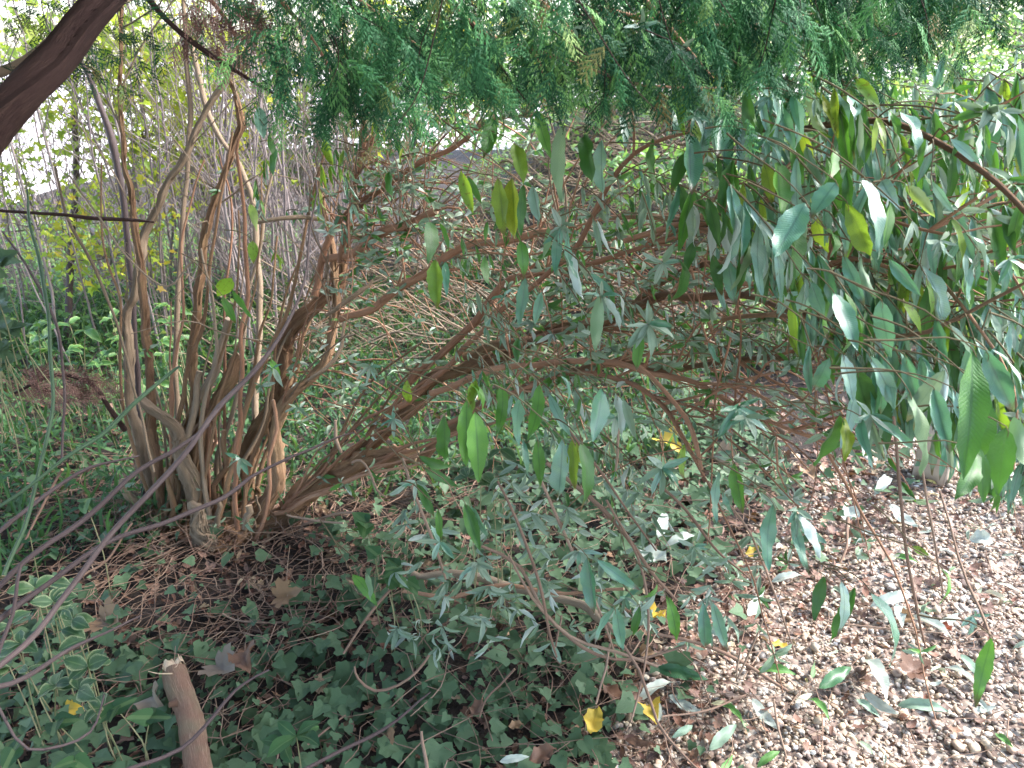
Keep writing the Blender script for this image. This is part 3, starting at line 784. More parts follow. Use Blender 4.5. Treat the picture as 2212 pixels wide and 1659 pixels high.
for data, mt in limbs:
    g = Geo()
    data = [(a_, b_, c_, r_ * .78) for a_, b_, c_, r_ in data]
    big = max(d[3] for d in data) > 12
    q = px_tube(g, data, sides=20 if big else 8, rough=.13 if big else .05, jit=.22 if big else .5, step=.016 if big else .035, ridge=.13 if big else .03, capmi=1)
    if big:   # strips of bark peeling away
        for _ in range(26):
            i = R.randrange(2, len(q) - 4)
            rr = np.interp(i / len(q), np.linspace(0, 1, len(data)), [d[3] * d[2] / F for d in data])
            a = U(0, 6.28); o_ = np.array([math.cos(a), -abs(math.sin(a)) * .8, math.sin(a) * .6]) * rr * .95
            tube(g, [q[i] + o_, q[i + 1] + o_ * 1.25, q[min(i + 3, len(q) - 1)] + o_ * U(1.1, 1.7)], [.0022, .003, .0012], 3, .03, cap=False)
    link('branch', g.mesh('branch', [bm_[mt], M_cut]), bush)
    branch_paths.append(q)
# root crown: gnarled burl where the stems leave the ground
g = Geo()
bm0 = ico(2, 77, .55)
for (x, y, D, s) in [(430, 1150, 2.9, .085), (505, 1150, 2.9, .10), (560, 1140, 2.92, .08), (365, 1140, 2.95, .07), (470, 1185, 2.8, .06)]:
    bmx = bmesh.new(); bmesh.ops.create_icosphere(bmx, subdivisions=4, radius=1)
    V = np.array([v.co[:] for v in bmx.verts]); f = np.array([[v.index for v in q.verts] for q in bmx.faces]); bmx.free()
    k = 1 + .10 * np.sin(V[:, 0] * 9 + D) * np.sin(V[:, 1] * 11) + .08 * np.sin(V[:, 2] * 17 + V[:, 0] * 13) + G.normal(0, .015, len(V))
    V = V * k[:, None] * [s, s, s * .62] + np.array(P(x, y, D))
    g.add(V, f, .3, V[:, :2] * 9)
link('root_crown', g.mesh('root_crown', M_bark), bush)
# finer side branches growing from the limbs towards the right
g = Geo()
fine_ends = []
for i in range(460):
    q = branch_paths[R.choice([1, 2, 3, 4, 18, 19, 20, 21, 22, 23, 24, 25, 26, 32, 33, 35, 1, 2, 24, 22])]
    j = R.randrange(len(q) // 4, len(q))
    s0 = q[j]
    L = U(.15, .6)
    d = np.array([U(-.1, 1.0), U(-.6, .35), U(-.45, .8)]); d /= np.linalg.norm(d)
    pts = [s0, s0 + d * L * .35 + [0, 0, U(-.02, .05)], s0 + d * L * .7 + [U(-.04, .04), U(-.04, .04), U(-.03, .03)], s0 + d * L + [0, 0, -L * U(.05, .35)]]
    if min(proj(w_)[2] for w_ in pts) < 1.0: continue
    r = U(.0014, .0042)
    w_ = tube(g, pts, [r, r * .85, r * .65, r * .4], 5, .045, 0, .6)
    fine_ends.append(w_)
link('branch', g.mesh('side_branches', M_barkred), bush, kind='stuff')
g = Geo()
for i in range(170):   # upright thin dead shoots at the left and centre
    q = branch_paths[R.choice([3, 4, 5, 6, 7, 18, 19, 20, 21])]
    s0 = q[R.randrange(len(q) // 3, len(q))]
    L = U(.1, .6); d = np.array([U(-.5, .7), U(-.4, .5), U(.2, 1.1)]); d /= np.linalg.norm(d)
    pts = [s0, s0 + d * L * .4 + [U(-.03, .03), 0, 0], s0 + d * L * .75 + [U(-.04, .04), 0, .01], s0 + d * L + [U(-.06, .06), U(-.05, .05), -L * U(0, .25)]]
    r = U(.0014, .0038)
    tube(g, pts, [r, r * .9, r * .7, r * .4], 4, .05, 0, .5, cap=False)
link('twig', g.mesh('upright_twigs', M_barkgrey), bush, kind='stuff')

# ---- leaves of the bush
NV = 8
LT = [leaf_shape(.20 + .02 * (s % 4), 12, .40 + .03 * (s % 3), [.2, .5, .8, .35, .1, .6, .3, .9][s], [.10, -.06, .14, .03, -.12, .08, .2, -.03][s], .018 + .01 * (s % 3), [0, .3, -.4, .6, -.2, .9, -.7, .1][s], seed=s, serr=.05, across=4) for s in range(NV)]
LTm = [leaf_shape(.20 + .02 * (s % 4), 7, .40 + .03 * (s % 3), [.2, .5, .8, .35, .1, .6, .3, .9][s], [.10, -.06, .14, .03, -.12, .08, .2, -.03][s], .018 + .01 * (s % 3), [0, .3, -.4, .6, -.2, .9, -.7, .1][s], seed=s, across=2) for s in range(NV)]
LTs = [leaf_shape(.22, 4, .42, .5, .15, .02, .3, seed=40 + s, across=2) for s in range(4)]
leaves = []   # pos, X, N, length, widthscale, tone, rnd
def add_leaf(p0, p1, tone, wsc=1.0, nrm=None, big=True):
    p0 = np.array(p0, float); p1 = np.array(p1, float)
    X = p1 - p0; L = np.linalg.norm(X)
    if nrm is None:
        nrm = np.array([U(-.8, .8), -1, U(-.1, .6)])
        if R.random() < .07: nrm = -nrm
    leaves.append((p0, X, nrm, L, wsc, tone, big))
hand = [  # base x,y -> tip x,y, depth, tone, width
 (1060,255,1045,348,1.6,0,1.3),(1110,310,1130,400,1.55,2,1.35),(1075,385,1088,512,1.5,2,1.3),(1105,385,1112,515,1.52,2,1.3),(1130,400,1125,510,1.55,0,1.1),(1215,270,1212,437,1.6,0,1.05),(1158,235,1190,342,1.6,0,1.1),(1262,290,1285,405,1.6,0,1.2),(1300,300,1305,432,1.62,1,1.1),(995,368,1022,462,1.7,2,1),(1010,380,1040,440,1.75,0,1),
 (928,478,925,570,1.7,0,1.5),(940,560,945,668,1.68,2,1.2),(962,565,965,642,1.7,1,1),(950,480,970,545,1.75,0,.8),(1125,520,1132,604,1.6,0,1.3),(1135,600,1120,706,1.6,1,1.1),(1170,630,1155,702,1.65,1,1),(1205,500,1198,592,1.6,1,1.2),(1185,490,1172,560,1.65,0,1),(1225,500,1248,604,1.6,1,.9),(1048,552,1055,615,1.8,0,1.6),(1120,730,1117,785,1.8,0,1.3),(1150,400,1165,480,1.55,1,1.3),
 (1295,640,1285,760,1.55,0,1.1),(1305,640,1342,722,1.55,1,1),(1382,715,1375,805,1.6,0,1.2),(1240,545,1262,650,1.6,1,.9),(1280,470,1300,560,1.6,3,.5),(1290,475,1325,555,1.6,3,.45),(1270,590,1330,640,1.65,1,.8),
 (1028,820,1018,905,1.55,2,1.3),(1020,830,1042,892,1.55,0,1.2),(1084,827,1072,942,1.5,0,1.2),(1165,830,1140,952,1.45,0,1.2),(1130,845,1120,962,1.45,1,1.2),(1008,865,1006,1010,1.45,0,1.1),(1025,890,1034,1042,1.4,0,1.1),(960,898,962,1002,1.5,0,1.2),(905,985,975,1008,1.55,0,1.2),(1185,850,1235,945,1.5,1,.9),(1210,810,1222,880,1.5,1,1),(1300,840,1280,955,1.45,1,1.4),(1330,850,1342,952,1.5,1,.8),(1345,860,1375,950,1.5,3,.7),
 (1215,950,1206,1080,1.42,1,1.2),(1255,955,1254,1105,1.4,0,1),(1235,950,1242,1060,1.42,2,1),(1160,950,1168,1050,1.45,0,.9),(1130,950,1140,1030,1.5,1,.7),(1245,955,1278,1010,1.5,2,.9),(1478,960,1476,1036,1.6,2,1.5),(1553,1020,1548,1130,1.7,1,.9),(1585,1000,1605,1112,1.7,0,1),(916,1012,990,1052,1.55,0,1.1),(1004,1088,1037,1190,1.5,0,1),(946,1099,954,1170,1.6,0,1),(1018,1093,1062,1170,1.5,1,.9),(900,1045,940,1120,1.65,0,1.1),(1560,1060,1585,1115,1.8,1,1),
 (1740,438,1672,556,1.25,1,1.8),(1805,395,1752,472,1.3,1,1.9),(1865,385,1895,546,1.3,1,1.2),(1905,390,1945,455,1.35,1,1.3),(1828,440,1885,560,1.3,2,1.4),(1680,350,1690,462,1.4,0,1.6),(1700,470,1680,630,1.4,0,1.5),(1760,470,1790,545,1.4,2,1.3),(1785,500,1795,555,1.35,0,1.6),(1650,350,1668,440,1.5,2,1.2),(1730,280,1760,370,1.4,2,1),(1800,320,1795,385,1.35,0,1.6),(1940,240,1975,340,1.35,1,1.5),(1670,220,1720,330,1.4,1,.8),(1640,200,1660,300,1.45,1,.7),(1760,200,1810,300,1.4,2,.9),(1850,170,1905,240,1.35,2,1.1),(1960,400,2020,470,1.3,2,.9),(2010,390,2060,460,1.3,1,.9),(2050,300,2120,360,1.3,1,.8),(1830,210,1850,260,1.4,1,1.5),
 (1799,632,1853,758,1.3,1,1.2),(1901,649,1925,772,1.28,1,1.1),(1744,607,1728,680,1.35,1,1.5),(1752,610,1784,692,1.35,1,1.4),(1821,552,1868,660,1.35,1,1),(1860,555,1893,645,1.35,0,.9),(1818,764,1843,870,1.3,1,1.2),(1876,768,1932,884,1.28,1,1),(1912,770,1932,885,1.3,1,.9),(1953,768,1986,885,1.28,1,.9),(1791,772,1757,838,1.35,1,1.5),(2099,758,2080,1038,1.05,0,.82),(2128,760,2190,890,1.08,1,1.2),(2145,755,2212,860,1.1,1,.7),(1865,453,1897,560,1.35,1,.9),(1850,800,1880,900,1.4,0,1.3),(1740,560,1760,640,1.45,0,1),(1920,560,1990,640,1.35,1,.9),(2000,600,2010,690,1.35,2,.7),(1950,650,1990,720,1.35,2,1.2),(2020,690,2045,780,1.35,1,1),(2050,700,2100,770,1.3,1,.8),
 (1815,898,1758,1006,1.3,0,1.4),(1815,900,1825,999,1.32,2,1.2),(1862,904,1887,999,1.3,1,.9),(1879,905,1911,994,1.3,3,.6),(1881,905,1977,980,1.3,1,.8),(1879,895,1933,939,1.28,3,.5),(1875,905,1865,985,1.32,1,1),(1964,850,1990,1030,1.2,0,1),(2016,840,2052,980,1.2,1,.9),(2057,840,2106,966,1.2,1,.9),(2041,800,1957,912,1.25,3,1),(2107,975,2062,1084,1.15,0,1.5),(2112,965,2124,1088,1.15,0,.9),(2172,924,2156,1070,1.15,0,1.3),(2120,850,2100,1010,1.18,0,1.4),(2190,900,2225,1020,1.2,0,1.2),
 (1670,1090,1660,1235,1.45,1,1.15),(1711,1108,1747,1242,1.45,1,.8),(1726,1110,1772,1208,1.45,1,1.2),(1722,1110,1785,1175,1.5,1,1.2),(1718,1105,1715,1170,1.45,3,.5),
 (1780,1245,1758,1342,1.6,0,1.3),(1818,1256,1810,1374,1.6,1,1.3),(1846,1270,1793,1390,1.62,0,.9),(1881,1280,1922,1440,1.55,1,1),(2142,1378,2106,1528,1.15,0,1.0),(2033,1228,2030,1305,1.4,0,.9),(1970,1180,2008,1200,1.5,2,1.4),
 (1268,1205,1284,1328,1.6,1,1),(1290,1210,1384,1276,1.6,1,.9),(1326,1312,1285,1390,1.6,1,.9),(1331,1315,1346,1406,1.6,1,1),(1381,1310,1368,1375,1.65,0,1.2),(1441,1288,1462,1385,1.6,0,1.2),(1518,1300,1524,1400,1.65,1,1),(1540,1303,1572,1408,1.65,1,.9),(1390,1290,1420,1260,1.7,0,1),
 (760,1240,815,1310,1.9,0,1.3),(790,1235,800,1300,1.9,0,1),(880,820,885,870,1.9,2,1.5),(500,600,470,640,2.3,2,2.0),(500,625,545,690,2.3,0,1),(480,640,510,700,2.3,0,1.2),(545,520,548,570,2.2,2,1.7),(585,775,600,825,2.2,0,1.2),(540,440,555,500,2.4,2,1.2),(580,290,600,350,2.4,0,1.2),(560,230,570,300,2.4,1,1.6),(600,320,590,380,2.4,0,1.2),
 (840,370,850,430,2.0,0,1.4),(700,300,720,360,2.3,2,1.2),(1340,250,1350,330,1.8,1,1),(1410,300,1415,400,1.7,0,1.3),(1490,290,1495,420,1.6,1,1.2),(1480,330,1450,420,1.6,0,1.1),(1560,250,1550,340,1.6,1,1.3),(1500,520,1480,590,1.6,0,1.4),(1470,560,1440,660,1.6,0,1.6),(1540,550,1560,640,1.6,0,1.3),(1570,560,1590,660,1.6,1,1.1),(1590,560,1620,640,1.6,1,.9),(1560,570,1545,620,1.6,0,1.2),(1550,600,1570,680,1.65,1,.8),(1530,740,1560,790,1.7,1,1),(1700,720,1730,780,1.7,2,1),
]
for (x0, y0, x1, y1, D, tone, wd) in hand:
    add_leaf(P(x0, y0, D), P(x1, y1, D + U(-.05, .05)), tone, wd * 1.02)
# star shaped downy shoot tips
for (x, y, D, n, L, tone) in [(1400,700,1.5,9,78,3),(1432,568,1.6,7,60,3),(1430,1010,1.6,9,70,3),(1595,880,1.45,9,85,1),(1610,900,1.45,6,70,3),(1300,640,1.6,7,55,3),(1030,1215,1.8,7,62,3),(950,1170,1.8,5,55,3),(1210,490,1.6,7,55,3),(1720,1100,1.45,5,50,3),(1880,895,1.3,5,60,3),(1240,60,1.3,4,40,3),(1385,60,1.3,6,50,3),(1470,110,1.3,6,55,3),(590,795,2.2,5,45,3),(520,990,2.3,6,42,3),(800,790,2.2,7,45,3),(850,905,2.2,7,45,3),(740,820,2.3,6,40,3),(900,1040,1.9,6,45,3),(1090,640,2.1,5,40,3),(1500,1180,1.9,6,45,3),(1330,900,1.7,6,60,3),(1650,300,1.4,6,70,1),(1500,250,1.5,6,60,1),(1660,210,1.4,7,70,1),(2030,520,1.3,7,50,3),(2160,240,1.4,6,70,3),(2060,220,1.5,5,60,1),(2180,560,1.3,6,55,1),(1690,640,1.6,5,45,3),(1250,1190,1.7,6,55,3),(1350,1290,1.7,6,45,3),(1530,1290,1.8,5,40,3),(640,880,2.3,5,40,3),(2100,1330,1.3,5,50,1)]:
    c_ = P(x, y, D); a0 = U(0, 6.28)
    for k in range(n):
        a = a0 + k * 6.283 / n + U(-.25, .25)
        ll = L * U(.6, 1.05) / F * D
        d = Vector((math.cos(a), -.35 + U(-.3, .3), math.sin(a) - U(.2, .9)))
        d.normalize()
        add_leaf(c_, c_ + d * ll, tone if R.random() < .7 else 1, U(.8, 1.15), nrm=np.array([math.cos(a) * .3, -.9, .7]))
# shoots filling the right side and the middle
nodes_ = []; shoots_ = []
def fill(n, poly, D0, D1, lmin, lmax, tones, kmin, kmax):
    xs = [q[0] for q in poly]; ys = [q[1] for q in poly]
    c_ = 0
    while c_ < n:
        x, y = U(min(xs), max(xs)), U(min(ys), max(ys))
        if not inpoly(np.array([x]), np.array([y]), poly)[0]: continue
        c_ += 1
        D = U(D0, D1); o_ = P(x, y, D); nodes_.append((x, y, D))
        sd_ = Vector((U(.1, 1.0), U(-.7, .1), U(-.55, .25))); sd_.normalize()
        nn = R.randint(kmin, kmax); sl = nn * U(.028, .045)
        sa = [o_ + sd_ * sl * f_ + Vector((0, 0, -.25 * sl * f_ * f_)) for f_ in (0, .35, .7, 1)]
        shoots_.append(sa)
        big_ = U(.75, 1.0); tn = R.choice(tones)
        for k in range(nn + 1):
            f_ = k / nn; pt = sa[0].lerp(sa[3], f_) + Vector((0, 0, .04 * sl * math.sin(f_ * 3)))
            for sg in (-1, 1):
                ll = U(lmin, lmax) * big_ * (1 - .55 * f_ ** 2) * (.75 if R.random() < .2 else 1)
                sdv = sd_.cross(Vector((0, 0, 1))) * sg * (1 if k % 2 else .35)
                d = sdv * U(.15, .7) + sd_ * U(0, .5) + Vector((U(-.15, .15), U(-.2, .1), -U(.55, 1.5))); d.normalize()
                add_leaf(pt, pt + d * ll, (3 if f_ > .8 and R.random() < .8 else tn if R.random() < .65 else R.choice(tones)), U(.55, .88))
fill(190, [(1450, 180), (2250, 120), (2300, 900), (1900, 900), (1700, 650), (1450, 420)], 1.35, 2.2, .09, .165, [0, 0, 0, 0, 1, 1, 1, 1, 3, 2], 2, 5)
fill(120, [(1550, 150), (2300, 80), (2300, 700), (1900, 760), (1600, 500)], 2.0, 3.0, .08, .14, [0, 1, 1, 2, 3], 3, 5)
fill(110, [(950, 450), (1500, 350), (1700, 700), (1650, 950), (1300, 1000), (950, 850)], 1.9, 2.7, .03, .08, [3, 3, 1, 0, 3], 3, 5)
fill(60, [(1700, 600), (2250, 600), (2250, 1000), (1950, 950)], 1.5, 2.1, .08, .14, [0, 1, 1, 1, 3], 2, 5)
fill(14, [(430, 250), (900, 250), (900, 420), (500, 600)], 2.4, 3.0, .05, .09, [0, 2, 1], 2, 4)
# tufts of small grey leaves along the bare wood
for i in range(1050):
    q = R.choice(branch_paths[:27] + branch_paths[-16:] + fine_ends + fine_ends); o_ = q[R.randrange(len(q) // 4, len(q))]
    for k in range(R.randint(3, 8)):
        a = U(0, 6.28); d = np.array([math.cos(a), math.sin(a), U(-.7, .6)])
        add_leaf(o_, o_ + d * U(.018, .055), 3 if R.random() < .75 else 0, U(.8, 1.3), big=False)
# low shoots over the ivy
for i in range(150):
    x, y = U(850, 1650), U(1000, 1400); q = P(x, y, U(1.9, 2.3))
    if q.z < .06: q.z = U(.06, .2)
    for k in range(R.randint(3, 6)):
        a = U(0, 6.28); d = Vector((math.cos(a), math.sin(a), U(-1., .1)))
        add_leaf(q, q + d * U(.025, .06), 3, U(.7, 1.1), big=False)

A = [np.array([l[0] for l in leaves]), np.array([l[1] for l in leaves]), np.array([np.array(l[2], float) for l in leaves])]
LL = np.array([l[3] for l in leaves]); WW = np.array([l[4] for l in leaves]); TT = np.array([l[5] for l in leaves]); BB = np.array([l[6] for l in leaves])
Mx = frames(A[0], A[1], A[2], LL, LL * WW, LL)
X, Y, D = projn(A[0] + A[1] * .5)
scr = np.where((X > 0) & (X < 2212) & (Y > 0) & (Y < 1659), LL / D * WW ** .5, 0) * BB
order = np.argsort(-scr); single = np.zeros(len(LL), bool); single[order[:300]] = True
vi = G.integers(0, NV, len(LL)); rn = G.uniform(0, 1, len(LL))
lm = {}
for v_ in range(NV):
    for t_ in range(4):
        g = Geo(); g.add(LT[v_][0], LT[v_][1], 0, LT[v_][2]); lm[(v_, t_)] = g.mesh('buddleia_leaf', M_leaf[t_])
for i in np.where(single)[0]:
    o = bpy.data.objects.new('leaf', lm[(vi[i], TT[i])]); COL.objects.link(o)
    set_matrix(o, Mx[i], bush)
for t_ in range(4):
    g = Geo()
    for v_ in range(NV):
        k = (TT == t_) & (vi == v_) & ~single & BB
        g.scatter(LTm[v_], Mx[k], rn[k])
    for v_ in range(4):
        k = (TT == t_) & (vi % 4 == v_) & ~single & ~BB
        g.scatter(LTs[v_], Mx[k], rn[k])
    link('foliage', g.mesh('foliage', M_leaf[t_]), bush, kind='stuff')
# shoots that carry the leaves: from each group of leaf bases back towards the nearest limb
allp = np.vstack(branch_paths + fine_ends)
g = Geo()
basesL = [(x0, y0, D) for (x0, y0, x1, y1, D, tone, wd) in hand] + nodes_
done = []
for ib, (x, y, D) in enumerate(basesL):
    if ib >= len(hand) and R.random() < .6: continue
    if any(abs(x - a) < 26 and abs(y - b_) < 26 and abs(D - c_) < .12 for a, b_, c_ in done): continue
    done.append((x, y, D))
    o_ = np.array(P(x, y, D))
    dv = allp - o_
    dist = np.linalg.norm(dv * [1, .8, 1.0], axis=1) + np.maximum(dv[:, 0], 0) * 1.2 + np.where(dv[:, 2] < -.1, .25, 0)
    e = allp[np.argmin(dist)]
    far_ = np.linalg.norm(e - o_) > .22
    if far_: e = o_ + np.array([U(-.16, -.05), U(.02, .12), U(-.02, .10)])
    dr = e - o_
    k1, k2 = o_ + dr * .33 + [0, 0, U(.005, .02)], o_ + dr * .7 + [0, 0, U(.0, .02)]
    tube(g, [e, k2, k1, o_ + [0, 0, .003], o_ + [.003, -.006, -.012]], [.0018, .0015, .0012, .0009, .0005], 5, .04, 0, .15)
for sa in shoots_: tube(g, sa, [.0022, .0018, .0014, .0008], 5, .04, 0, .3)
link('shoot', g.mesh('shoots', M_shoot), bush, kind='stuff')
# long drooping stems reaching the ground in the centre
droop = [
 [(1075,1040,1.9,3),(1120,1130,1.85,3.5),(1165,1260,1.85,3.5),(1185,1370,1.9,3),(1200,1420,1.95,2)],
 [(1160,1020,1.9,3.5),(1210,1130,1.9,4),(1260,1240,1.9,3.5),(1300,1330,1.95,3),(1330,1420,2.0,2)],
 [(1040,1180,2.0,3),(1120,1230,2.0,4),(1180,1330,2.0,4),(1260,1400,2.0,4),(1370,1430,2.0,3),(1480,1395,2.0,2.5)],
 [(1180,1000,1.95,4),(1270,1070,1.95,5),(1330,1130,1.95,5),(1400,1230,2.0,4),(1460,1300,2.05,3)],
 [(1100,1200,1.9,2.5),(1150,1290,1.9,3),(1230,1370,1.95,3.5),(1330,1410,1.95,3.5),(1420,1440,1.95,3)],
 [(1300,1330,1.95,3),(1380,1450,1.9,3.5),(1420,1560,1.85,3.5),(1470,1620,1.8,3),(1520,1670,1.75,2.5)],
 [(1310,1080,1.9,3),(1380,1200,1.95,3),(1400,1330,1.95,3),(1390,1450,1.9,2.5),(1360,1560,1.85,2)],
 [(1390,1020,1.9,3),(1480,1100,1.95,3.5),(1560,1200,2.0,3),(1620,1250,2.1,2)],
 [(1420,1370,2.0,3),(1520,1395,2.0,4),(1600,1430,2.0,4),(1700,1490,1.95,3.5)],
 [(1530,1040,1.9,2.5),(1620,1150,1.95,2.5),(1680,1300,2.0,2.5),(1720,1420,2.1,2)],
 [(1930,900,1.5,3),(1945,1050,1.55,3.5),(1960,1200,1.6,3.5),(1985,1330,1.7,3),(2000,1400,1.8,2)],
 [(1990,1000,1.4,2.5),(2010,1130,1.45,2.5),(2040,1280,1.5,2)],
 [(1230,930,1.8,3),(1300,1020,1.8,3),(1360,1110,1.85,2.5),(1420,1190,1.9,2)],
 [(870,990,2.0,3),(900,1080,1.95,3.5),(940,1180,1.95,3.5),(960,1250,2.0,2.5)],
 [(1600,1400,1.95,2),(1590,1470,1.95,2.5),(1650,1340,1.95,2)],
 [(2030,1060,1.35,2.5),(2070,1200,1.3,3),(2110,1310,1.25,3.5),(2145,1385,1.2,3)],
]
for d in droop:
    g = Geo()
    px_tube(g, d, sides=6, rough=.03, jit=.4, step=.04)
    link('drooping_stem', g.mesh('drooping_stem', M_twig), bush)

# ------------------------------------------------------------------ bramble and bare stems crossing at the left
GB = 'bare stems arching across the left foreground'
brs = [
 ('thickest dark arching stem crossing in front of the bush base', M_bramble, [(683,390,1.75,2.5),(663,580,1.7,4),(622,705,1.65,6),(553,800,1.6,8),(476,884,1.55,9),(413,964,1.5,9),(311,1074,1.45,9.5),(206,1188,1.4,10),(102,1338,1.35,10),(-10,1450,1.3,10)]),
 ('brown bare stem running just above the thickest arching stem', M_bramble, [(451,918,1.75,4),(373,973,1.7,7),(276,1040,1.65,8),(166,1134,1.6,8.5),(83,1198,1.55,9),(-20,1290,1.5,9)]),
 ('long thin stem sweeping low from the left edge to the bush centre', M_bramble, [(765,935,2.2,2.5),(690,965,2.1,4),(612,995,2.0,5),(553,1023,1.95,5.5),(484,1072,1.85,7),(346,1130,1.75,7.5),(235,1175,1.65,8),(124,1245,1.55,8.5),(-10,1345,1.45,9)]),
 ('green bramble stem slanting down to the left edge', M_brgreen, [(390,790,1.9,3),(357,816,1.9,6),(290,871,1.85,7),(221,940,1.8,7),(138,990,1.75,6),(0,1095,1.7,6),(-60,1140,1.7,6)]),
 ('upright green bramble stem standing near the left edge', M_brgreen, [(58,410,2.0,3),(66,470,1.98,4.5),(86,553,1.95,5.5),(102,635,1.9,6),(111,745,1.85,6),(111,855,1.82,6),(97,940,1.8,6),(77,1036,1.78,6),(55,1133,1.75,6.5),(11,1243,1.7,7)]),
 ('dark horizontal stem below the leaning cypress limb', M_barkdark, [(-10,454,2.3,5),(120,462,2.35,6),(190,470,2.4,7),(262,474,2.45,6),(330,480,2.5,3)]),
 ('dark twig curving over the ivy past the cut log', M_bramble, [(581,1447,1.75,3),(511,1496,1.7,5),(456,1557,1.65,6),(387,1617,1.6,6.5),(304,1651,1.55,7),(200,1690,1.5,7)]),
 ('long grey stem crossing the bottom edge over the ivy', M_bramble, [(930,1495,1.85,2.5),(860,1550,1.8,4.5),(802,1588,1.75,6),(700,1640,1.65,6),(620,1680,1.6,6)]),
 ('grey forked stem over the variegated leaves', M_bramble, [(-10,1485,1.5,9),(55,1460,1.55,8),(138,1410,1.65,7),(230,1366,1.75,4),(300,1330,1.85,2.5)]),
 ('red brown stem rising steeply at the left edge', M_bramble, [(45,1220,1.5,5),(25,1330,1.45,6),(-10,1430,1.4,7)]),
 ('thin purple stem rising from the lower left corner', M_bramble, [(225,1500,1.7,2.5),(210,1560,1.65,4),(170,1600,1.6,4.5),(60,1620,1.55,5),(10,1560,1.55,5),(-15,1500,1.55,5)]),
 ('pale grey diagonal stem behind the green bramble', M_barkgrey, [(420,560,2.3,3),(360,620,2.3,3),(280,560,2.3,3),(200,450,2.3,3.5),(150,380,2.3,2.5)]),
 ('thin grey stem leaning over the green plants at left', M_barkgrey, [(120,360,2.5,3),(150,480,2.5,5),(215,600,2.5,5),(270,760,2.5,4.5),(330,1020,2.5,4)]),
 ('dark thin stem rising beside the pale sapling trunk', M_bramble, [(5,500,2.4,3),(60,580,2.4,4),(115,690,2.4,4.5),(140,830,2.4,4.5),(135,1000,2.4,4)]),
 ('long shaded stem running up from the left edge in two bends', M_bramble, [(300,985,2.0,3),(200,1010,1.95,5),(120,1055,1.9,6.5),(50,1110,1.85,7),(-20,1170,1.8,8)]),
]
for lab, mt, d in brs:
    g = Geo()
    d = [(a_, b_, c_, r_ * .66) for a_, b_, c_, r_ in d]
    q = px_tube(g, d, sides=8, rough=.05, jit=.5, step=.025, capmi=1)
    for i in range(3, len(q) - 2, 3):     # thorns and bud stubs
        if R.random() < .55:
            o_ = np.array([U(-1, 1), U(-1, .2), U(-.4, 1)]); o_ /= np.linalg.norm(o_)
            tube(g, [q[i], q[i] + o_ * .012], [.0018, .0004], 3, .01, cap=False)
    o = link('bramble_stem', g.mesh('bramble_stem', [mt, M_cut]), None, lab, 'stem', GB)
# curved thin straws left of the bush
straw = [
 ('pale curved dry stalk beside the left stems', [(480,1425,2.2,2),(400,1330,2.2,2)]),
]

# ------------------------------------------------------------------ hand placed pale dead sticks
sticks = [
 ('cream bare stick propped diagonally over the ivy in the centre', [(742,1412,2.1,4),(800,1330,2.15,4.5),(850,1268,2.2,5),(880,1235,2.25,4)]),
 ('pale dry stick lying below the cut stump with a bent end', [(480,1325,2.35,3),(530,1343,2.35,3.5),(640,1345,2.35,3)]),
 ('whitish forked stick in the ivy near the bottom edge', [(910,1580,1.85,5),(915,1620,1.83,6),(925,1680,1.8,6)]),
 ('thin cream stick half buried in ivy at the bottom', [(665,1608,1.9,3.5),(720,1565,1.95,3.5),(745,1545,2.0,2.5)]),
 ('curved pinkish twig looping over the ivy leaves', [(930,1410,2.05,4),(900,1450,2.02,4.5),(860,1480,2.0,4.5),(810,1490,2.0,4.5),(775,1465,2.0,4),(768,1440,2.0,3)]),
 ('pale bent twig standing out of the ivy right of centre', [(1112,1445,1.9,4),(1080,1480,1.9,3.5),(1050,1510,1.9,3),(1038,1550,1.9,2.5)]),
 ('short upright pale stick in front of the yellow leaf', [(1104,1300,2.2,0.1),(1318,1390,2.0,3.5),(1308,1450,1.95,4),(1286,1520,1.9,3.5)][1:]),
 ('white straight twig lying over the ivy left of the dark leaf', [(1290,1225,2.2,3),(1300,1280,2.15,3.5)]),
 ('peeled pale twig on the gravel in a shallow curve', [(1672,1515,1.9,3),(1680,1560,1.88,4),(1690,1600,1.86,3.5),(1700,1640,1.84,2.5)]),
 ('straight grey twig pointing at the yellow fallen leaf', [(1430,1548,1.95,3),(1530,1535,1.97,3.5),(1610,1500,2.0,3)]),
 ('small pale Y shaped twig on the leaf strewn gravel', [(1815,1215,2.45,4),(1828,1160,2.5,5),(1832,1115,2.55,6)]),
 ('grey stick stretching along the ground below the root crown', [(640,1140,2.8,4),(720,1110,2.75,4.5),(810,1110,2.7,4)]),
 ('two toned stick lying flat below the thick low branch', [(620,1112,2.75,4),(700,1128,2.72,4),(740,1130,2.7,3)]),
 ('slim curved dry stalk across the brown twig litter', [(175,1247,2.0,3.5),(230,1210,2.05,4),(285,1130,2.1,3.5)]),
 ('cream stick crossing behind the bramble at far left', [(35,1195,2.1,4),(60,1160,2.1,4),(120,1040,2.2,4),(135,1015,2.2,5)]),
 ('thin dark twig lying across the gravel near the pale leaves', [(1780,1340,2.2,2.5),(1900,1355,2.15,3),(2040,1370,2.1,2)]),
 ('short cut stub poking up through the ivy at the right', [(1213,1330,2.1,3),(1200,1400,2.0,3)]),
 ('hanging pale bark strip under the low branch', [(724,908,2.6,4.5),(722,940,2.6,6),(735,980,2.6,5)]),
 ('hooked pale stalk hanging in front of the thick low branch', [(760,1000,2.5,4),(780,995,2.5,4),(800,1020,2.5,4),(815,1060,2.5,4),(835,1075,2.5,3)]),
 ('pale hanging stalk in front of the distant ivy', [(1338,905,1.95,3),(1336,960,1.95,5),(1331,1018,1.95,4)]),
]
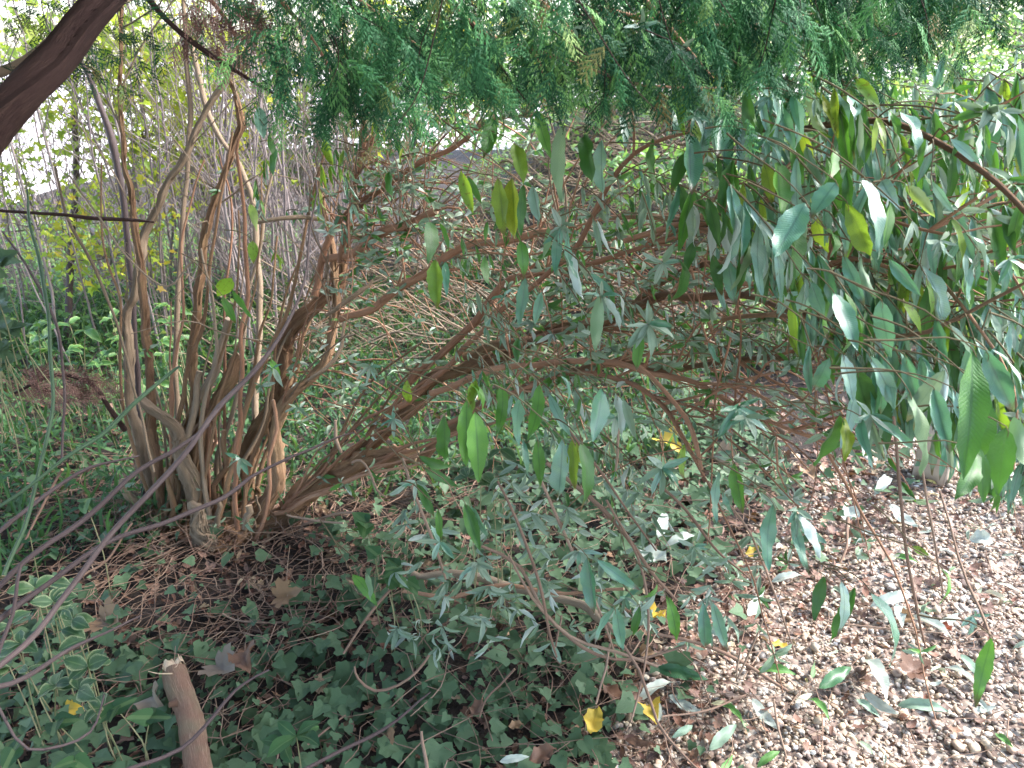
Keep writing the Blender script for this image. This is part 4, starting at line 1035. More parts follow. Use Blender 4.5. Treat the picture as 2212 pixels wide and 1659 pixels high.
for lab, d in sticks:
    d = [(a_, b_, c_, r_ * .68) for a_, b_, c_, r_ in d]
    g = Geo(); px_tube(g, d, sides=7, rough=.05, jit=.4, step=.02, capmi=1)
    link('dry_stick', g.mesh('dry_stick', [M_twig, M_cut]), None, lab, 'stick')

# ------------------------------------------------------------------ cut log in the ivy
logd = [(378, 1447, 2.02, 24), (388, 1475, 2.0, 27), (402, 1520, 1.95, 26), (420, 1580, 1.88, 27), (432, 1640, 1.82, 28), (445, 1720, 1.76, 30)]
log = thing('cut_log', P(420, 1580, 1.88), 'thick barked cut log with a broken pale end poking up from ivy', 'log')
g = Geo()
q = px_tube(g, logd, sides=18, rough=.035, jit=.1, step=.012, ridge=.03)
link('bark', g.mesh('log_bark', M_logbark), log)
g = Geo()
c0 = q[0]; ax = np.array(q[0] - q[3]); ax /= np.linalg.norm(ax)
u_ = np.cross(ax, [0, 0, 1]); u_ /= np.linalg.norm(u_); w_ = np.cross(ax, u_)
V = [c0 + ax * .018]; rings = 4; sd_ = 18
for i in range(1, rings + 1):
    for j in range(sd_):
        a = j * 6.283 / sd_; r = .029 * i / rings
        hh = .016 + .010 * math.sin(a * 3 + i) + U(-.004, .006) - (.02 if i == rings else 0)
        V.append(c0 + u_ * r * math.cos(a) + w_ * r * math.sin(a) + ax * hh)
f3 = [(0, 1 + j, 1 + (j + 1) % sd_) for j in range(sd_)]
f4 = [(1 + i * sd_ + j, 1 + (i + 1) * sd_ + j, 1 + (i + 1) * sd_ + (j + 1) % sd_, 1 + i * sd_ + (j + 1) % sd_) for i in range(rings - 1) for j in range(sd_)]
V = np.array(V); n0 = len(V)
g.v.append(V); g.f += [np.array(f3), np.array(f4)]; g.m += [np.zeros(len(f3)), np.zeros(len(f4))]; g.r.append(np.full(n0, .5)); g.uv.append(V[:, :2]); g.n = n0
for i in range(26):
    a = U(0, 6.28); r = U(.01, .028)
    s0 = c0 + u_ * r * math.cos(a) + w_ * r * math.sin(a)
    tube(g, [s0, s0 + ax * U(.014, .032) + u_ * U(-.004, .004)], [.003, .0008], 3, .02, cap=False)
link('broken_end', g.mesh('broken_end', M_cut), log)
g = Geo(); k0 = P(381, 1518, 1.9); tube(g, [k0, k0 + Vector((-.012, -.012, .004))], [.011, .006], 8, .006, .1)
link('knot', g.mesh('knot', M_logbark), log)
g = Geo(); k0 = P(372, 1455, 1.98); tube(g, [k0, k0 + Vector((-.03, -.005, .004)), k0 + Vector((-.055, -.005, .012))], [.0022, .0018, .001], 4, .02)
link('splinter', g.mesh('splinter', M_cut), log)

# ------------------------------------------------------------------ stone post by the gravel
pb = gnd(2016, 1032)
me = bpy.data.meshes.new('stone_post'); bmx = bmesh.new()
bmesh.ops.create_cube(bmx, size=1)
bmesh.ops.bevel(bmx, geom=bmx.edges[:], offset=.025, segments=2, affect='EDGES')
bmesh.ops.subdivide_edges(bmx, edges=bmx.edges[:], cuts=3, use_grid_fill=True)
for v_ in bmx.verts:
    v_.co.x *= .115 * (1.0 - .06 * v_.co.z); v_.co.y *= .13; v_.co.z = (v_.co.z + .42) * .26
    v_.co += Vector((U(-.001, .001), U(-.001, .001), U(-.001, .001)))
bmx.to_mesh(me); bmx.free(); me.materials.append(M_stone)
for q_ in me.polygons: q_.use_smooth = True
o = link('stone_post', me, None, 'short pale square stone post at the edge of the gravel', 'post')
o.location = (pb.x, pb.y, 0); o.rotation_euler = (0, .04, math.radians(38))
# long mossy stone edging behind the ivy
me = bpy.data.meshes.new('rotten_log'); g = Geo()
px_tube(g, [(1500, 860, 3.4, 8), (1570, 880, 3.35, 10), (1640, 900, 3.3, 10), (1700, 935, 3.25, 7)], sides=12, rough=.05, jit=.2, step=.03, ridge=.05)
link('fallen_branch', g.mesh('fallen_branch', M_logbark), None, 'mossy grey fallen branch lying behind the ivy near the gravel', 'branch')

# ------------------------------------------------------------------ fallen leaves one can pick out
def leafmat(name, col, rough=.6, tr=.2, vc=None):
    return leaf_mat(name, [(0, tuple(c * .85 for c in col)), (1, tuple(min(1, c * 1.12) for c in col))], rough=rough, transl=tr, tcol=col, veincol=vc or tuple(c * .6 for c in col), veinmix=.45)
LM = {'white': leafmat('pale_felt_leaf', (.50, .54, .47)), 'cream': leafmat('cream_leaf', (.60, .55, .40)), 'green': leafmat('fallen_green_leaf', (.10, .24, .05)), 'dark': leafmat('fallen_dark_green_leaf', (.05, .14, .055), .4),
      'yellow': leafmat('fallen_yellow_leaf', (.62, .42, .05)), 'brown': leafmat('fallen_brown_leaf', (.20, .10, .06)), 'red': leafmat('fallen_red_leaf', (.28, .07, .03)), 'tan': leafmat('fallen_tan_leaf', (.30, .17, .085)), 'beige': leafmat('fallen_beige_leaf', (.30, .22, .16)), 'grey': leafmat('grey_green_leaf', (.25, .36, .26))}
SH = {'long': [leaf_shape(.25, 12, .42, fo, ar, .03, tw, seed=60 + i, serr=.05) for i, (fo, ar, tw) in enumerate([(.4, .06, .3), (.9, .12, -.5), (.2, -.08, .8), (.6, .16, .2)])],
      'wide': [as_tri(leaf_shape(.75, 9, .45, .6, .2, .10, .5, seed=70, serr=.10)), as_tri(leaf_shape(.6, 9, .5, .5, -.16, .10, -.6, seed=71, serr=.10))],
      'maple': [tris_of(outline_leaf(MAPLE, .8, 8, .6)), tris_of(outline_leaf(MAPLE, .9, 9, -.5))]}
fallen = [ # x,y,len,angle(screen deg, + = down right),colour,shape,label
 (1472,1456,118,12,'dark','long','large dark green leaf lying flat above the two pale curled leaves'),
 (1417,1494,90,-28,'white','long','pale silver leaf lying under the large dark green leaf'),
 (1480,1519,80,28,'white','long','rolled whitish leaf right of the silver leaf'),
 (1285,1555,62,-75,'yellow','wide','big yellow leaf with brown edge at the ivy border'),
 (1406,1544,44,60,'yellow','wide','smaller yellow and brown leaf crossed by a twig'),
 (1408,1320,66,25,'yellow','wide','yellow mottled leaf lying under twigs at the ivy border'),
 (1397,1409,36,10,'tan','wide','curled orange tan leaf below the mottled yellow leaf'),
 (1326,1497,58,40,'brown','wide','red brown flat leaf left of the silver leaf'),
 (1364,1508,54,-20,'brown','wide','dull brown leaf touching the silver leaf'),
 (1326,1555,38,-70,'brown','long','small pink brown pointed leaf right of the big yellow leaf'),
 (1380,1602,60,10,'brown','long','brown rolled leaf among ivy at the bottom right of the ivy'),
 (1474,1580,52,-30,'grey','long','small grey green leaf below the rolled whitish leaf'),
 (1562,1593,82,-45,'grey','long','narrow grey green leaf slanting on gravel by the bottom edge'),
 (1584,1544,62,42,'green','long','green pointed leaf joined above the narrow grey leaf'),
 (1653,1541,88,50,'white','long','white leaf with dark midrib left of the curved peeled twig'),
 (1678,1453,85,6,'green','long','toothed green leaf lying by the fork of pale stems'),
 (1804,1464,84,-35,'dark','long','narrow dark green leaf slanting up on the open gravel'),
 (1890,1472,108,62,'white','long','brightest white twisted leaf in the middle of the gravel'),
 (1903,1519,90,32,'white','long','long pale leaf ending beneath the brightest white leaf'),
 (1994,1530,112,7,'grey','long','long flat mint green leaf on the gravel lower right'),
 (1876,1530,66,38,'grey','long','dull green leaf left of the long mint leaf'),
 (2077,1464,84,32,'white','long','white leaf partly behind the hanging green leaf'),
 (2110,1440,90,38,'grey','long','pale green leaf right of the hanging green leaf'),
 (1769,1533,66,45,'green','long','green leaf with white base left of the mint leaf'),
 (1736,1508,42,-28,'cream','long','small cream leaf upright on the gravel'),
 (1982,1445,52,-20,'brown','maple','dark purple brown lobed leaf on the gravel'),
 (1634,1302,66,-55,'white','long','white crinkled leaf at the dark edge of the gravel'),
 (1925,1298,92,-14,'white','long','broad white leaf lying crosswise at the top of the gravel'),
 (1944,1330,50,80,'white','long','short white leaf tip below the broad crosswise leaf'),
 (2010,1358,110,25,'white','long','long white leaf running right towards the drooping shoot'),
 (2050,1340,60,-35,'white','long','bright curled white leaf beside the red brown leaf'),
 (2040,1352,34,30,'red','wide','rusty red leaf on gravel by the drooping shoot'),
 (1960,1335,36,10,'tan','wide','small pinkish tan leaf on the gravel under the white leaf'),
 (1686,1392,40,15,'yellow','wide','tiny bright yellow leaf at the dark litter edge'),
 (2129,1530,52,-10,'white','long','narrow white leaf below the tip of the hanging green leaf'),
 (1114,1566,34,-10,'tan','wide','golden tan leaf sitting in ivy near the bottom'),
 (1111,1640,66,-10,'white','long','white crumpled leaf at the bottom edge of the ivy'),
 (1172,1629,66,-25,'brown','wide','broad toothed brown leaf at the bottom edge'),
 (845,1588,44,80,'tan','long','rust tan leaf tucked in the ivy at bottom centre'),
 (1031,1527,46,-60,'brown','wide','dull brown curled leaf in ivy left of the bent twig'),
 (341,1519,50,60,'beige','wide','beige dead leaf just left of the cut log'),
 (242,1346,54,20,'tan','maple','tan lobed leaf near the variegated leaves'),
 (160,1535,46,-8,'yellow','wide','dull yellow leaf among the ivy at the lower left'),
 (490,1450,56,30,'beige','maple','grey brown lobed leaf right of the cut log'),
 (533,1431,46,80,'brown','wide','upright brown leaf behind the grey brown lobed leaf'),
 (628,1285,62,-10,'tan','maple','crumpled tan leaf on the twig litter in the middle'),
 (1450,958,50,20,'yellow','maple','bright yellow ragged leaf among the ivy far behind'),
 (1469,1168,66,-20,'white','long','large white leaf glowing behind the central ivy'),
 (1430,1135,56,-75,'white','long','upright white leaf left of the large glowing one'),
 (1408,1198,70,20,'white','wide','low white leaf at the back edge of the ivy'),
 (1568,992,58,15,'beige','wide','flat beige leaf behind the grey green leaf cluster'),
 (1631,1192,46,-10,'yellow','wide','yellow green leaf left of the hanging blue leaf'),
 (1744,1028,30,30,'tan','wide','orange yellow round leaf far back near the post'),
 (1840,1108,60,-10,'white','wide','white leaf on the gravel behind the blue hanging leaves'),
 (1953,1112,78,40,'white','long','white pointed leaf on the gravel in front of the post'),
 (1905,1050,50,-50,'white','long','narrow white leaf slanting left of the pointed white leaf'),
 (1931,1206,50,-12,'cream','long','cream leaf in the middle of the upper gravel'),
 (1700,1250,70,-12,'white','long','white crumpled leaf left of centre on the upper gravel'),
 (1880,1150,44,15,'white','long','short white leaf between the two slanting stems'),
 (1955,1210,60,10,'green','long','green leaf lying on the bright upper gravel'),
 (2120,1170,54,5,'white','wide','white patchy leaf at the far right of the gravel'),
 (2150,1290,60,20,'cream','long','cream leaf at the right edge of the gravel'),
 (1570,1650,50,-55,'green','long','yellow green leaf at the bottom edge of the gravel'),
 (1660,1640,60,-35,'green','long','lime green leaf at the bottom right of the pebbles'),
 (2170,1600,50,40,'green','long','green leaf near the lower right corner'),
]
for n_, (x, y, L, a, colr, shp, lab) in enumerate(fallen):
    onair = 'caught on a twig' in lab
    a_ = math.radians(a)
    x0, y0, x1, y1 = x - L / 2 * math.cos(a_), y - L / 2 * math.sin(a_), x + L / 2 * math.cos(a_), y + L / 2 * math.sin(a_)
    z_ = .045 + (.06 if (x < 1300 and y > 1250) or (1380 < x < 1500 and y < 1250) else 0)
    if onair: p0, p1 = P(x0, y0, 2.2), P(x1, y1, 2.2)
    else: p0, p1 = gnd(x0, y0, z_), gnd(x1, y1, z_ + U(0, .02))
    tp = SH[shp][n_ % len(SH[shp])]
    Xv = p1 - p0; LLn = Xv.length
    if LLn > .2: LLn = .2
    M4 = frames([np.array(p0)], [np.array(Xv)], [np.array([U(-.3, .3), -.45 + U(-.2, .2), 1])], [LLn])[0]
    g = Geo(); v = tp[0]
    V = v @ M4[:3, :3].T
    g.add(V, tp[1], .5, tp[2])
    o = link('fallen_leaf', g.mesh('fallen_leaf', LM[colr]), None, lab, 'leaf', 'separate leaves lying on the ground')
    o.location = p0

# ------------------------------------------------------------------ variegated plants
def leafy_plant(name, label, cat, nodes3, mat, shape, size, kmin, kmax, stalkmat=M_stalk, base=None, flat=.5, group=None):
    t_ = thing(name, base, label, cat, group)
    g = Geo(); tp = shape
    g2 = Geo(); g2.add(tp[0], tp[1], 0, tp[2]); me = g2.mesh('leaf', mat)
    for o_ in nodes3:
        o_ = Vector(o_)
        s0 = Vector((o_.x + U(-.05, .05), o_.y + U(0, .06), float(gz(o_.x, o_.y))))
        if base is not None and s0.z < o_.z - .6: s0 = o_ + Vector((U(-.1, .1), .05, -.3))
        tube(g, [s0, (s0 + o_) / 2 + Vector((U(-.02, .02), 0, .01)), o_], [.002, .0017, .0012], 5, .04)
        for k in range(R.randint(kmin, kmax)):
            a = U(0, 6.28); d = Vector((math.cos(a), math.sin(a), U(-.5, .5)))
            M4 = frames([np.array(o_)], [np.array(d)], [np.array([U(-.4, .4), U(-.9, -.1), 1])], [U(*size)])[0]
            o = bpy.data.objects.new('leaf', me); COL.objects.link(o); set_matrix(o, M4, t_)
    link('stem', g.mesh('stem', stalkmat), t_, kind='stuff')
    return t_
OV = leaf_shape(.62, 8, .47, .3, .08, .03, .2, seed=81)
leafy_plant('variegated_periwinkle', 'variegated periwinkle with cream edged leaves at lower left', 'plant',
            [P(x, y, D) for x, y, D in [(75,1270,1.9),(115,1300,1.85),(155,1340,1.8),(120,1340,1.9),(185,1380,1.8),(45,1390,1.8),(20,1440,1.75),(190,1440,1.8),(60,1450,1.8),(120,1480,1.8),(170,1490,1.75),(20,1350,1.85),(220,1530,1.8),(100,1260,2.0)]],
            M_varieg, OV, (.034, .062), 2, 5, base=gnd(110, 1420))
leafy_plant('variegated_sprig', 'small variegated sprig behind the hanging leaves in the centre', 'plant',
            [P(x, y, D) for x, y, D in [(1040,1000,2.2),(1065,1045,2.2),(1080,970,2.25),(1010,1030,2.2),(1095,1020,2.25)]], M_varieg, OV, (.04, .06), 2, 4, base=gnd(1050, 1090))
leafy_plant('variegated_shrub', 'sunlit variegated shrub with cream rimmed leaves behind the left stems', 'shrub',
            [P(U(180, 400), U(660, 860), U(3.2, 3.7)) for _ in range(26)] + [P(U(60, 200), U(700, 880), U(3.0, 3.6)) for _ in range(10)],
            M_varieg2, leaf_shape(.42, 8, .42, .4, .12, .04, .3, seed=83), (.05, .10), 2, 4, base=gnd(260, 900))
leafy_plant('dark_leaved_shrub', 'dark glossy leaved shrub cut off by the left edge', 'shrub',
            [P(U(-90, 30), U(560, 820), U(2.2, 2.6)) for _ in range(28)], M_ivy, IV[1], (.035, .065), 5, 8, base=gnd(-40, 1080))
leafy_plant('bindweed', 'pale grey green heart leaved seedlings among ivy at lower left', 'plant',
            [P(x, y, D) for x, y, D in [(120,1560,1.75),(30,1620,1.6),(160,1645,1.65),(250,1530,1.8),(325,1550,1.8),(185,1085,2.3),(65,1160,2.1)]], M_weed, IV[5], (.04, .06), 1, 3, base=gnd(180, 1560))
leafy_plant('hazel_seedling', 'light green pointed ivy shoot standing above the ivy near the log', 'plant',
            [P(x, y, D) for x, y, D in [(615,1610,1.75),(640,1590,1.75)]], M_weed, leaf_shape(.5, 8, .5, .3, .1, .02, seed=9), (.05, .085), 4, 5, base=gnd(620, 1640))
leafy_plant('lime_ivy_shoot', 'lime green ivy shoot climbing the cream stick', 'ivy',
            [P(x, y, D) for x, y, D in [(815,1200,2.2),(845,1245,2.2),(860,1225,2.2),(880,1255,2.2),(790,1130,2.3),(835,1260,2.2)]], M_weed, IV[3], (.045, .065), 2, 4, base=gnd(840, 1300))

# ------------------------------------------------------------------ cypress overhead
cyp = thing('cypress_tree', (-2.1, .5, 0), 'dark green cypress with a leaning brown limb and drooping sprays overhead', 'tree')
g = Geo()
tube(g, [(-2.1, .5, -.05), (-2.05, .55, .8), (-2.15, .5, 1.8), (-2.1, .4, 3.2), (-2.0, .4, 5.0)], [.16, .13, .12, .10, .06], 16, .05, .04, .2, ridge=.05)
link('trunk', g.mesh('trunk', M_barkdark), cyp)
def cyp_branch(name, pts, rad, sides=12, rough=.05, jit=.3, mat=M_barkdark):
    g = Geo(); q = tube(g, pts, rad, sides, .02, rough, jit, ridge=.03 if rad[0] > .015 else 0)
    o = link(name, g.mesh(name, mat), cyp); return o, q
limb = [(-2.06, .52, .95)] + [P(x, y, D) for x, y, D in [(-420, 560, 1.25), (-150, 400, 1.2), (0, 265, 1.2), (69, 193, 1.2), (138, 97, 1.22), (220, 0, 1.25), (330, -140, 1.3), (560, -330, 1.4)]]
limbo, q1 = cyp_branch('branch', limb, [.06, .045, .031, .030, .027, .025, .025, .023, .018], 20, .03, .12)
cyp_branch('branch', [P(-30, 172, 1.5), P(0, 153, 1.5), P(97, 91, 1.5), P(152, 47, 1.5), P(230, -40, 1.5)], [.009, .009, .008, .008, .006], mat=M_barkgrey)
cyp_branch('branch', [P(280, -60, 1.5), P(324, 0, 1.5), P(360, 41, 1.5), P(415, 91, 1.5), P(470, 133, 1.5), P(540, 175, 1.5), P(620, 220, 1.5)], [.006, .0055, .005, .005, .0045, .003, .002])
for d in [[(940,-40,1.45),(968,0,1.45),(1051,75,1.45),(1161,111,1.45),(1245,138,1.45),(1355,177,1.45),(1438,188,1.45),(1560,190,1.5)],
          [(1130,-20,1.4),(1200,30,1.4),(1240,75,1.4),(1270,120,1.4)], [(1300,20,1.5),(1383,39,1.5),(1494,50,1.5),(1600,55,1.55),(1760,30,1.6)],
          [(1150,110,1.45),(1170,150,1.45),(1190,190,1.45)], [(1380,-20,1.45),(1480,100,1.4),(1540,170,1.4)], [(1500,-30,1.5),(1560,30,1.5),(1680,70,1.6),(1830,90,1.7),(2000,60,1.8)],
          [(560,-40,1.6),(640,40,1.6),(700,130,1.6),(740,220,1.6)], [(420,-40,1.6),(500,60,1.6),(520,150,1.6)], [(700,-50,1.5),(830,40,1.5),(930,120,1.5)]]:
    cyp_branch('branch', [P(*w_) for w_ in d], list(np.linspace(.0052, .0018, len(d))), 7, .05, .2, M_barkred)
g = Geo()
for i in range(900):
    j = R.randrange(len(q1) // 6, len(q1)); a = U(0, 6.28); o_ = np.array([math.cos(a) * .7, math.sin(a), math.sin(a + 1) * .8 + .0]); o_ /= np.linalg.norm(o_)
    tube(g, [q1[j] + o_ * .020, q1[j] + o_ * U(.027, .034) + [0, 0, -.002]], [.0013, .0005], 3, .02, cap=False)
link('bark_flake', g.mesh('bark_flakes', M_barkdark), cyp, kind='stuff')
# foliage sprays
def spray(seed, n=11, droop=.35):
    q = np.random.default_rng(seed); V = []; Fc = []; UVs = []
    def blade(a, d, L, w_):
        d = d / np.linalg.norm(d)
        s_ = np.cross(d, [0, 0, 1.0]); s_ = s_ / (np.linalg.norm(s_) + 1e-6)
        s_ = s_ * .8 + np.array([0, 0, q.uniform(-.6, .6)])
        i = len(V)
        m_ = a + d * L * .5 + np.array([0, 0, -.04 * L])
        e = a + d * L + np.array([0, 0, -.14 * L])
        V.extend([a + s_ * w_ * .9, e, a - s_ * w_ * .9]); Fc.append((i, i + 1, i + 2)); UVs.extend([(0, 0)] * 3)
    for i in range(n):
        t_ = (i + .6) / n
        o_ = np.array([t_, q.normal(0, .01), -droop * t_ * t_])
        blade(o_ - [1 / n, 0, 0], np.array([1, 0, -droop * t_ * 1.6]), 1.4 / n, .022)
        for sgn in (-1, 1):
            L = .5 * math.sin(math.pi * (t_ * .8 + .15)) * q.uniform(.7, 1.15)
            d = np.array([.8, sgn * .75, -.25 - .3 * q.random()]); d /= np.linalg.norm(d)
            blade(o_, d, L, .026)
            for k in range(1, 5):
                o2 = o_ + d * L * k / 5
                for s2 in (-1, 1):
                    d2 = np.array([d[0] + s2 * -sgn * .3 + .3, d[1] + s2 * .7, -.35 - .4 * q.random()])
                    blade(o2, d2, L * .42 * (1 - k / 7), .022)
    return np.array(V), np.array(Fc), np.array(UVs, float)
SP = [spray(s, 6, .3 + .15 * s) for s in range(5)]
def coarse(seed):
    q = np.random.default_rng(seed); V = []; Fc = []
    for i in range(20):
        t_ = i / 20; sg = 1 if i % 2 else -1
        a_ = np.array([t_, 0, -.5 * t_ * t_]); d = np.array([.5, sg * q.uniform(.3, .9), q.uniform(-.7, .1)]); d /= np.linalg.norm(d)
        L = .42 * q.uniform(.6, 1.1); s_ = np.cross(d, [q.normal(0, .4), q.normal(0, .4), 1.0]); s_ /= np.linalg.norm(s_)
        k_ = len(V); V += [a_, a_ + d * L * .5 + s_ * .05, a_ + d * L, a_ + d * L * .5 - s_ * .05]; Fc.append((k_, k_ + 1, k_ + 2, k_ + 3))
    return np.array(V), np.array(Fc), np.zeros((len(V), 2))
CSP = [coarse(s) for s in range(5)]
def lower(x):
    return np.interp(x, [380, 430, 520, 600, 680, 760, 850, 1000, 1150, 1300, 1400, 1500, 1600, 1720, 1850, 2000, 2110, 2200], [60, 110, 170, 215, 262, 285, 225, 225, 215, 255, 262, 225, 180, 150, 165, 105, 40, -20])
pos = []; sc = []; dirs = []
nf = 0
while nf < 480:
    x = U(350, 2200); lo = lower(np.array([x]))[0] + 42 * math.sin(x * .021 + 1) * math.sin(x * .053)
    y = -170 + (lo + 120) * (R.random() ** .75)
    D = U(1.2, 2.2) + (.2 if x > 1700 else 0)
    if x < 600 and R.random() < .72: continue
    if 560 < x < 1400 and (math.sin(x * .027 + 1) * math.sin(y * .033 + x * .009) > .55): continue
    nf += 1
    fd = np.array([U(-.5, 1.2), U(-.6, .3), U(-.9, .05)]); fd /= np.linalg.norm(fd)
    L = U(.08, .22); o_ = np.array(tuple(P(x, y, D)))
    # keep the frond tip above the ragged lower edge
    tipy = proj(o_ + fd * (L + .07))[1]
    if tipy > lo + U(-30, 30): o_[2] += (tipy - lo) / F * D
    k = int(5 + L * 26)
    for j in range(k):
        t_ = (j + U(0, 1)) / k
        q_ = o_ + fd * L * t_ + np.array([0, 0, -.05 * t_ * t_])
        sd2 = (1 if j % 2 else -1)
        dd = fd * .7 + np.array([sd2 * U(.1, .9), U(-.35, .2), U(-.75, .1)])
        pos.append(q_); dirs.append(dd); sc.append(U(.035, .085) * (1.1 - .35 * t_))
n = len(pos); pos = np.array(pos); sc = np.array(sc); Xv = np.array(dirs)
M = frames(pos, Xv, np.stack([G.normal(0, .5, n), G.normal(-.5, .5, n), np.ones(n)], 1), sc)
g = Geo(); ch = G.integers(0, 5, n); X_, Y_, D_ = projn(pos); rn = np.clip(G.normal(.42, .25, n) + .22 * np.sin(pos[:, 0] * 9) * np.cos(pos[:, 2] * 13 + 1), 0, 1)
for i in range(5): g.scatter(SP[i], M[ch == i], rn[ch == i])
link('foliage', g.mesh('cypress_foliage', M_cypress, False), cyp, kind='stuff')
# branchlets carrying the sprays
g = Geo()
for i in range(0, n, 16):
    q = pos[i]
    tube(g, [q + [U(-.12, .05), U(-.05, .05), U(.04, .14)], q + [0, 0, .01], q + Xv[i] / np.linalg.norm(Xv[i]) * .06], [.0012, .001, .0006], 4, .02, cap=False)
link('twig', g.mesh('cypress_twigs', M_barkdark), cyp, kind='stuff')
# unseen canopy above and behind the viewer, shaped to shade the left and foreground
n = 5200
pos = np.stack([G.uniform(-3.6, 1.0, n), G.uniform(-3.4, 3.0, n), G.uniform(2.3, 3.8, n)], 1)
pos = pos[~((pos[:, 0] < -.9) & (pos[:, 1] > 2.5)) & ~((pos[:, 0] > .25) & (pos[:, 1] > -.8))]
X, Y, D = projn(pos + [0, 0, -.35]); pos = pos[(Y < -60) | (pos[:, 1] < .2)]
n = len(pos)
Xv = np.stack([G.normal(.2, .8, n), G.normal(0, .8, n), G.uniform(-1.0, .1, n)], 1)
M = frames(pos, Xv, np.stack([G.normal(0, .5, n), G.normal(0, .5, n), np.ones(n)], 1), G.uniform(.3, .5, n), G.uniform(.4, .65, n))
g = Geo(); ch = G.integers(0, 5, n); rn = np.clip(G.normal(.4, .2, n), 0, .95)
for i in range(5): g.scatter(CSP[i], M[ch == i], rn[ch == i])
link('foliage', g.mesh('cypress_shade_canopy', M_cypress, False), cyp, kind='stuff')
for d in [[(-2.1, .4, 2.4), (-1.2, .3, 2.7), (-.2, .6, 2.8), (1.0, .9, 2.7)], [(-2.1, .4, 3.0), (-1.0, 1.2, 3.1), (.2, 1.8, 3.0), (1.2, 2.2, 2.8)], [(-2.1, .4, 2.8), (-1.2, -.6, 3.0), (-.2, -1.4, 3.0)], [(-2.1, .4, 2.6), (-1.7, 1.3, 2.8), (-1.2, 2.1, 2.9)]]:
    cyp_branch('branch', d, list(np.linspace(.045, .012, len(d))))
# sparse dead and sprigs on the limb at the top left
n = 90
q = np.array([tuple(P(U(0, 330), U(-20, 200), U(1.3, 1.6))) for _ in range(n)])
M = frames(q, np.stack([G.normal(.4, .5, n), G.normal(0, .5, n), G.uniform(-1, .1, n)], 1), G.normal(0, 1, (n, 3)), G.uniform(.03, .06, n))
g = Geo(); g.scatter(SP[1], M[:n // 2], G.uniform(.1, .5, n // 2)); g.scatter(SP[2], M[n // 2:], G.uniform(.1, .5, n - n // 2))
link('foliage', g.mesh('cypress_sprigs', M_cypress, False), cyp, kind='stuff')
n = 60
q = np.array([tuple(P(U(380, 560), U(-20, 110), U(1.45, 1.7))) for _ in range(n)])
M = frames(q, np.stack([G.normal(.3, .4, n), G.normal(0, .4, n), G.uniform(-1.4, -.2, n)], 1), G.normal(0, 1, (n, 3)), G.uniform(.04, .07, n))
g = Geo(); g.scatter(SP[0], M, G.uniform(0, 1, n))
link('dead_foliage', g.mesh('dead_foliage', M_deadcyp, False), cyp, kind='stuff')

# dead cypress frond lying at the left
n = 110
q = np.array([tuple(P(U(30, 240), U(790, 870), U(2.5, 2.9))) for _ in range(n)])
M = frames(q, np.stack([G.normal(.6, .5, n), G.normal(0, .5, n), G.uniform(-.8, .3, n)], 1), G.normal(0, 1, (n, 3)), G.uniform(.05, .09, n))
fr = thing('dead_frond', P(150, 840, 2.7), 'reddish brown dead cypress frond lying on weeds at the left', 'dead branch')
g = Geo(); g.scatter(SP[1], M, G.uniform(0, 1, n)); link('foliage', g.mesh('dead_frond', M_deadcyp, False), fr, kind='stuff')
g = Geo(); px_tube(g, [(30, 850, 2.6, 3), (120, 810, 2.6, 4), (200, 830, 2.65, 5), (235, 880, 2.7, 5.5), (270, 930, 2.8, 6)], sides=7); link('stem', g.mesh('frond_stem', M_barkdark), fr)

# ------------------------------------------------------------------ thicket of saplings at the left
GT = 'bare thin saplings of the thicket behind the bush'
def sapling_mesh(seed, h=2.6, r=.008, side=9):
    rr = random.Random(seed); g = Geo()
    lx, ly = rr.uniform(-.25, .25), rr.uniform(-.15, .15)
    pts = [np.array([lx * (k / 5) ** 1.3 + rr.uniform(-.035, .035), ly * k / 5 + rr.uniform(-.03, .03), h * k / 5]) for k in range(6)]
    tube(g, pts, [r, r * .9, r * .78, r * .62, r * .45, r * .25], 7, .06, .05, .6, rnd=rr.random())
    for _ in range(side):
        t_ = rr.uniform(.12, .95); i = int(t_ * 5); s0 = pts[i] * (1 - (t_ * 5 - i)) + pts[min(i + 1, 5)] * (t_ * 5 - i)
        a = rr.uniform(0, 6.28); L = rr.uniform(.2, .8)
        d = np.array([math.cos(a) * .6, math.sin(a) * .5, rr.uniform(.25, 1.1)])
        tube(g, [s0, s0 + d * L * .4 + [rr.uniform(-.04, .04), 0, 0], s0 + d * L + [rr.uniform(-.08, .08), 0, 0]], [r * .42, r * .3, r * .14], 4, .08, 0, .5, rnd=rr.random(), cap=False)
    return g
prot = [sapling_mesh(s, U(2.4, 3.3), [.005, .006, .008, .005, .004, .007, .005, .009][s], 12 + s).mesh('sapling', M_sapling) for s in range(8)]
named = [(150, 727, 'thickest pale sapling trunk standing in the gap at the left', 3.7, .016), (268, 640, 'kinked grey sapling right of the thickest pale sapling', 3.9, .011)]
g = Geo(); px_tube(g, [(146,775,4.75,8.5),(150,640,4.75,8),(150,580,4.75,7.5),(157,498,4.75,7),(163,387,4.75,6.5),(163,260,4.75,6),(163,157,4.75,5.5),(160,-30,4.75,4.5)], sides=9); link('sapling', g.mesh('sapling', M_bramble), None, 'thickest dark sapling trunk standing upright in the gap at left', 'sapling', GT)
g = Geo(); px_tube(g, [(150,100,3.0,5),(166,124,3.0,5),(199,180,3.0,6.5),(235,277,3.0,7),(246,312,3.0,8.5),(257,373,3.0,6.5),(268,445,3.0,6.5),(280,560,3.0,7),(290,700,3.0,6),(300,880,3.0,6),(312,1010,3.0,6),(318,1140,3.0,7)], sides=9); link('sapling', g.mesh('sapling', M_bramble), None, 'kinked sapling with a knobbly joint right of the thickest trunk', 'sapling', GT)
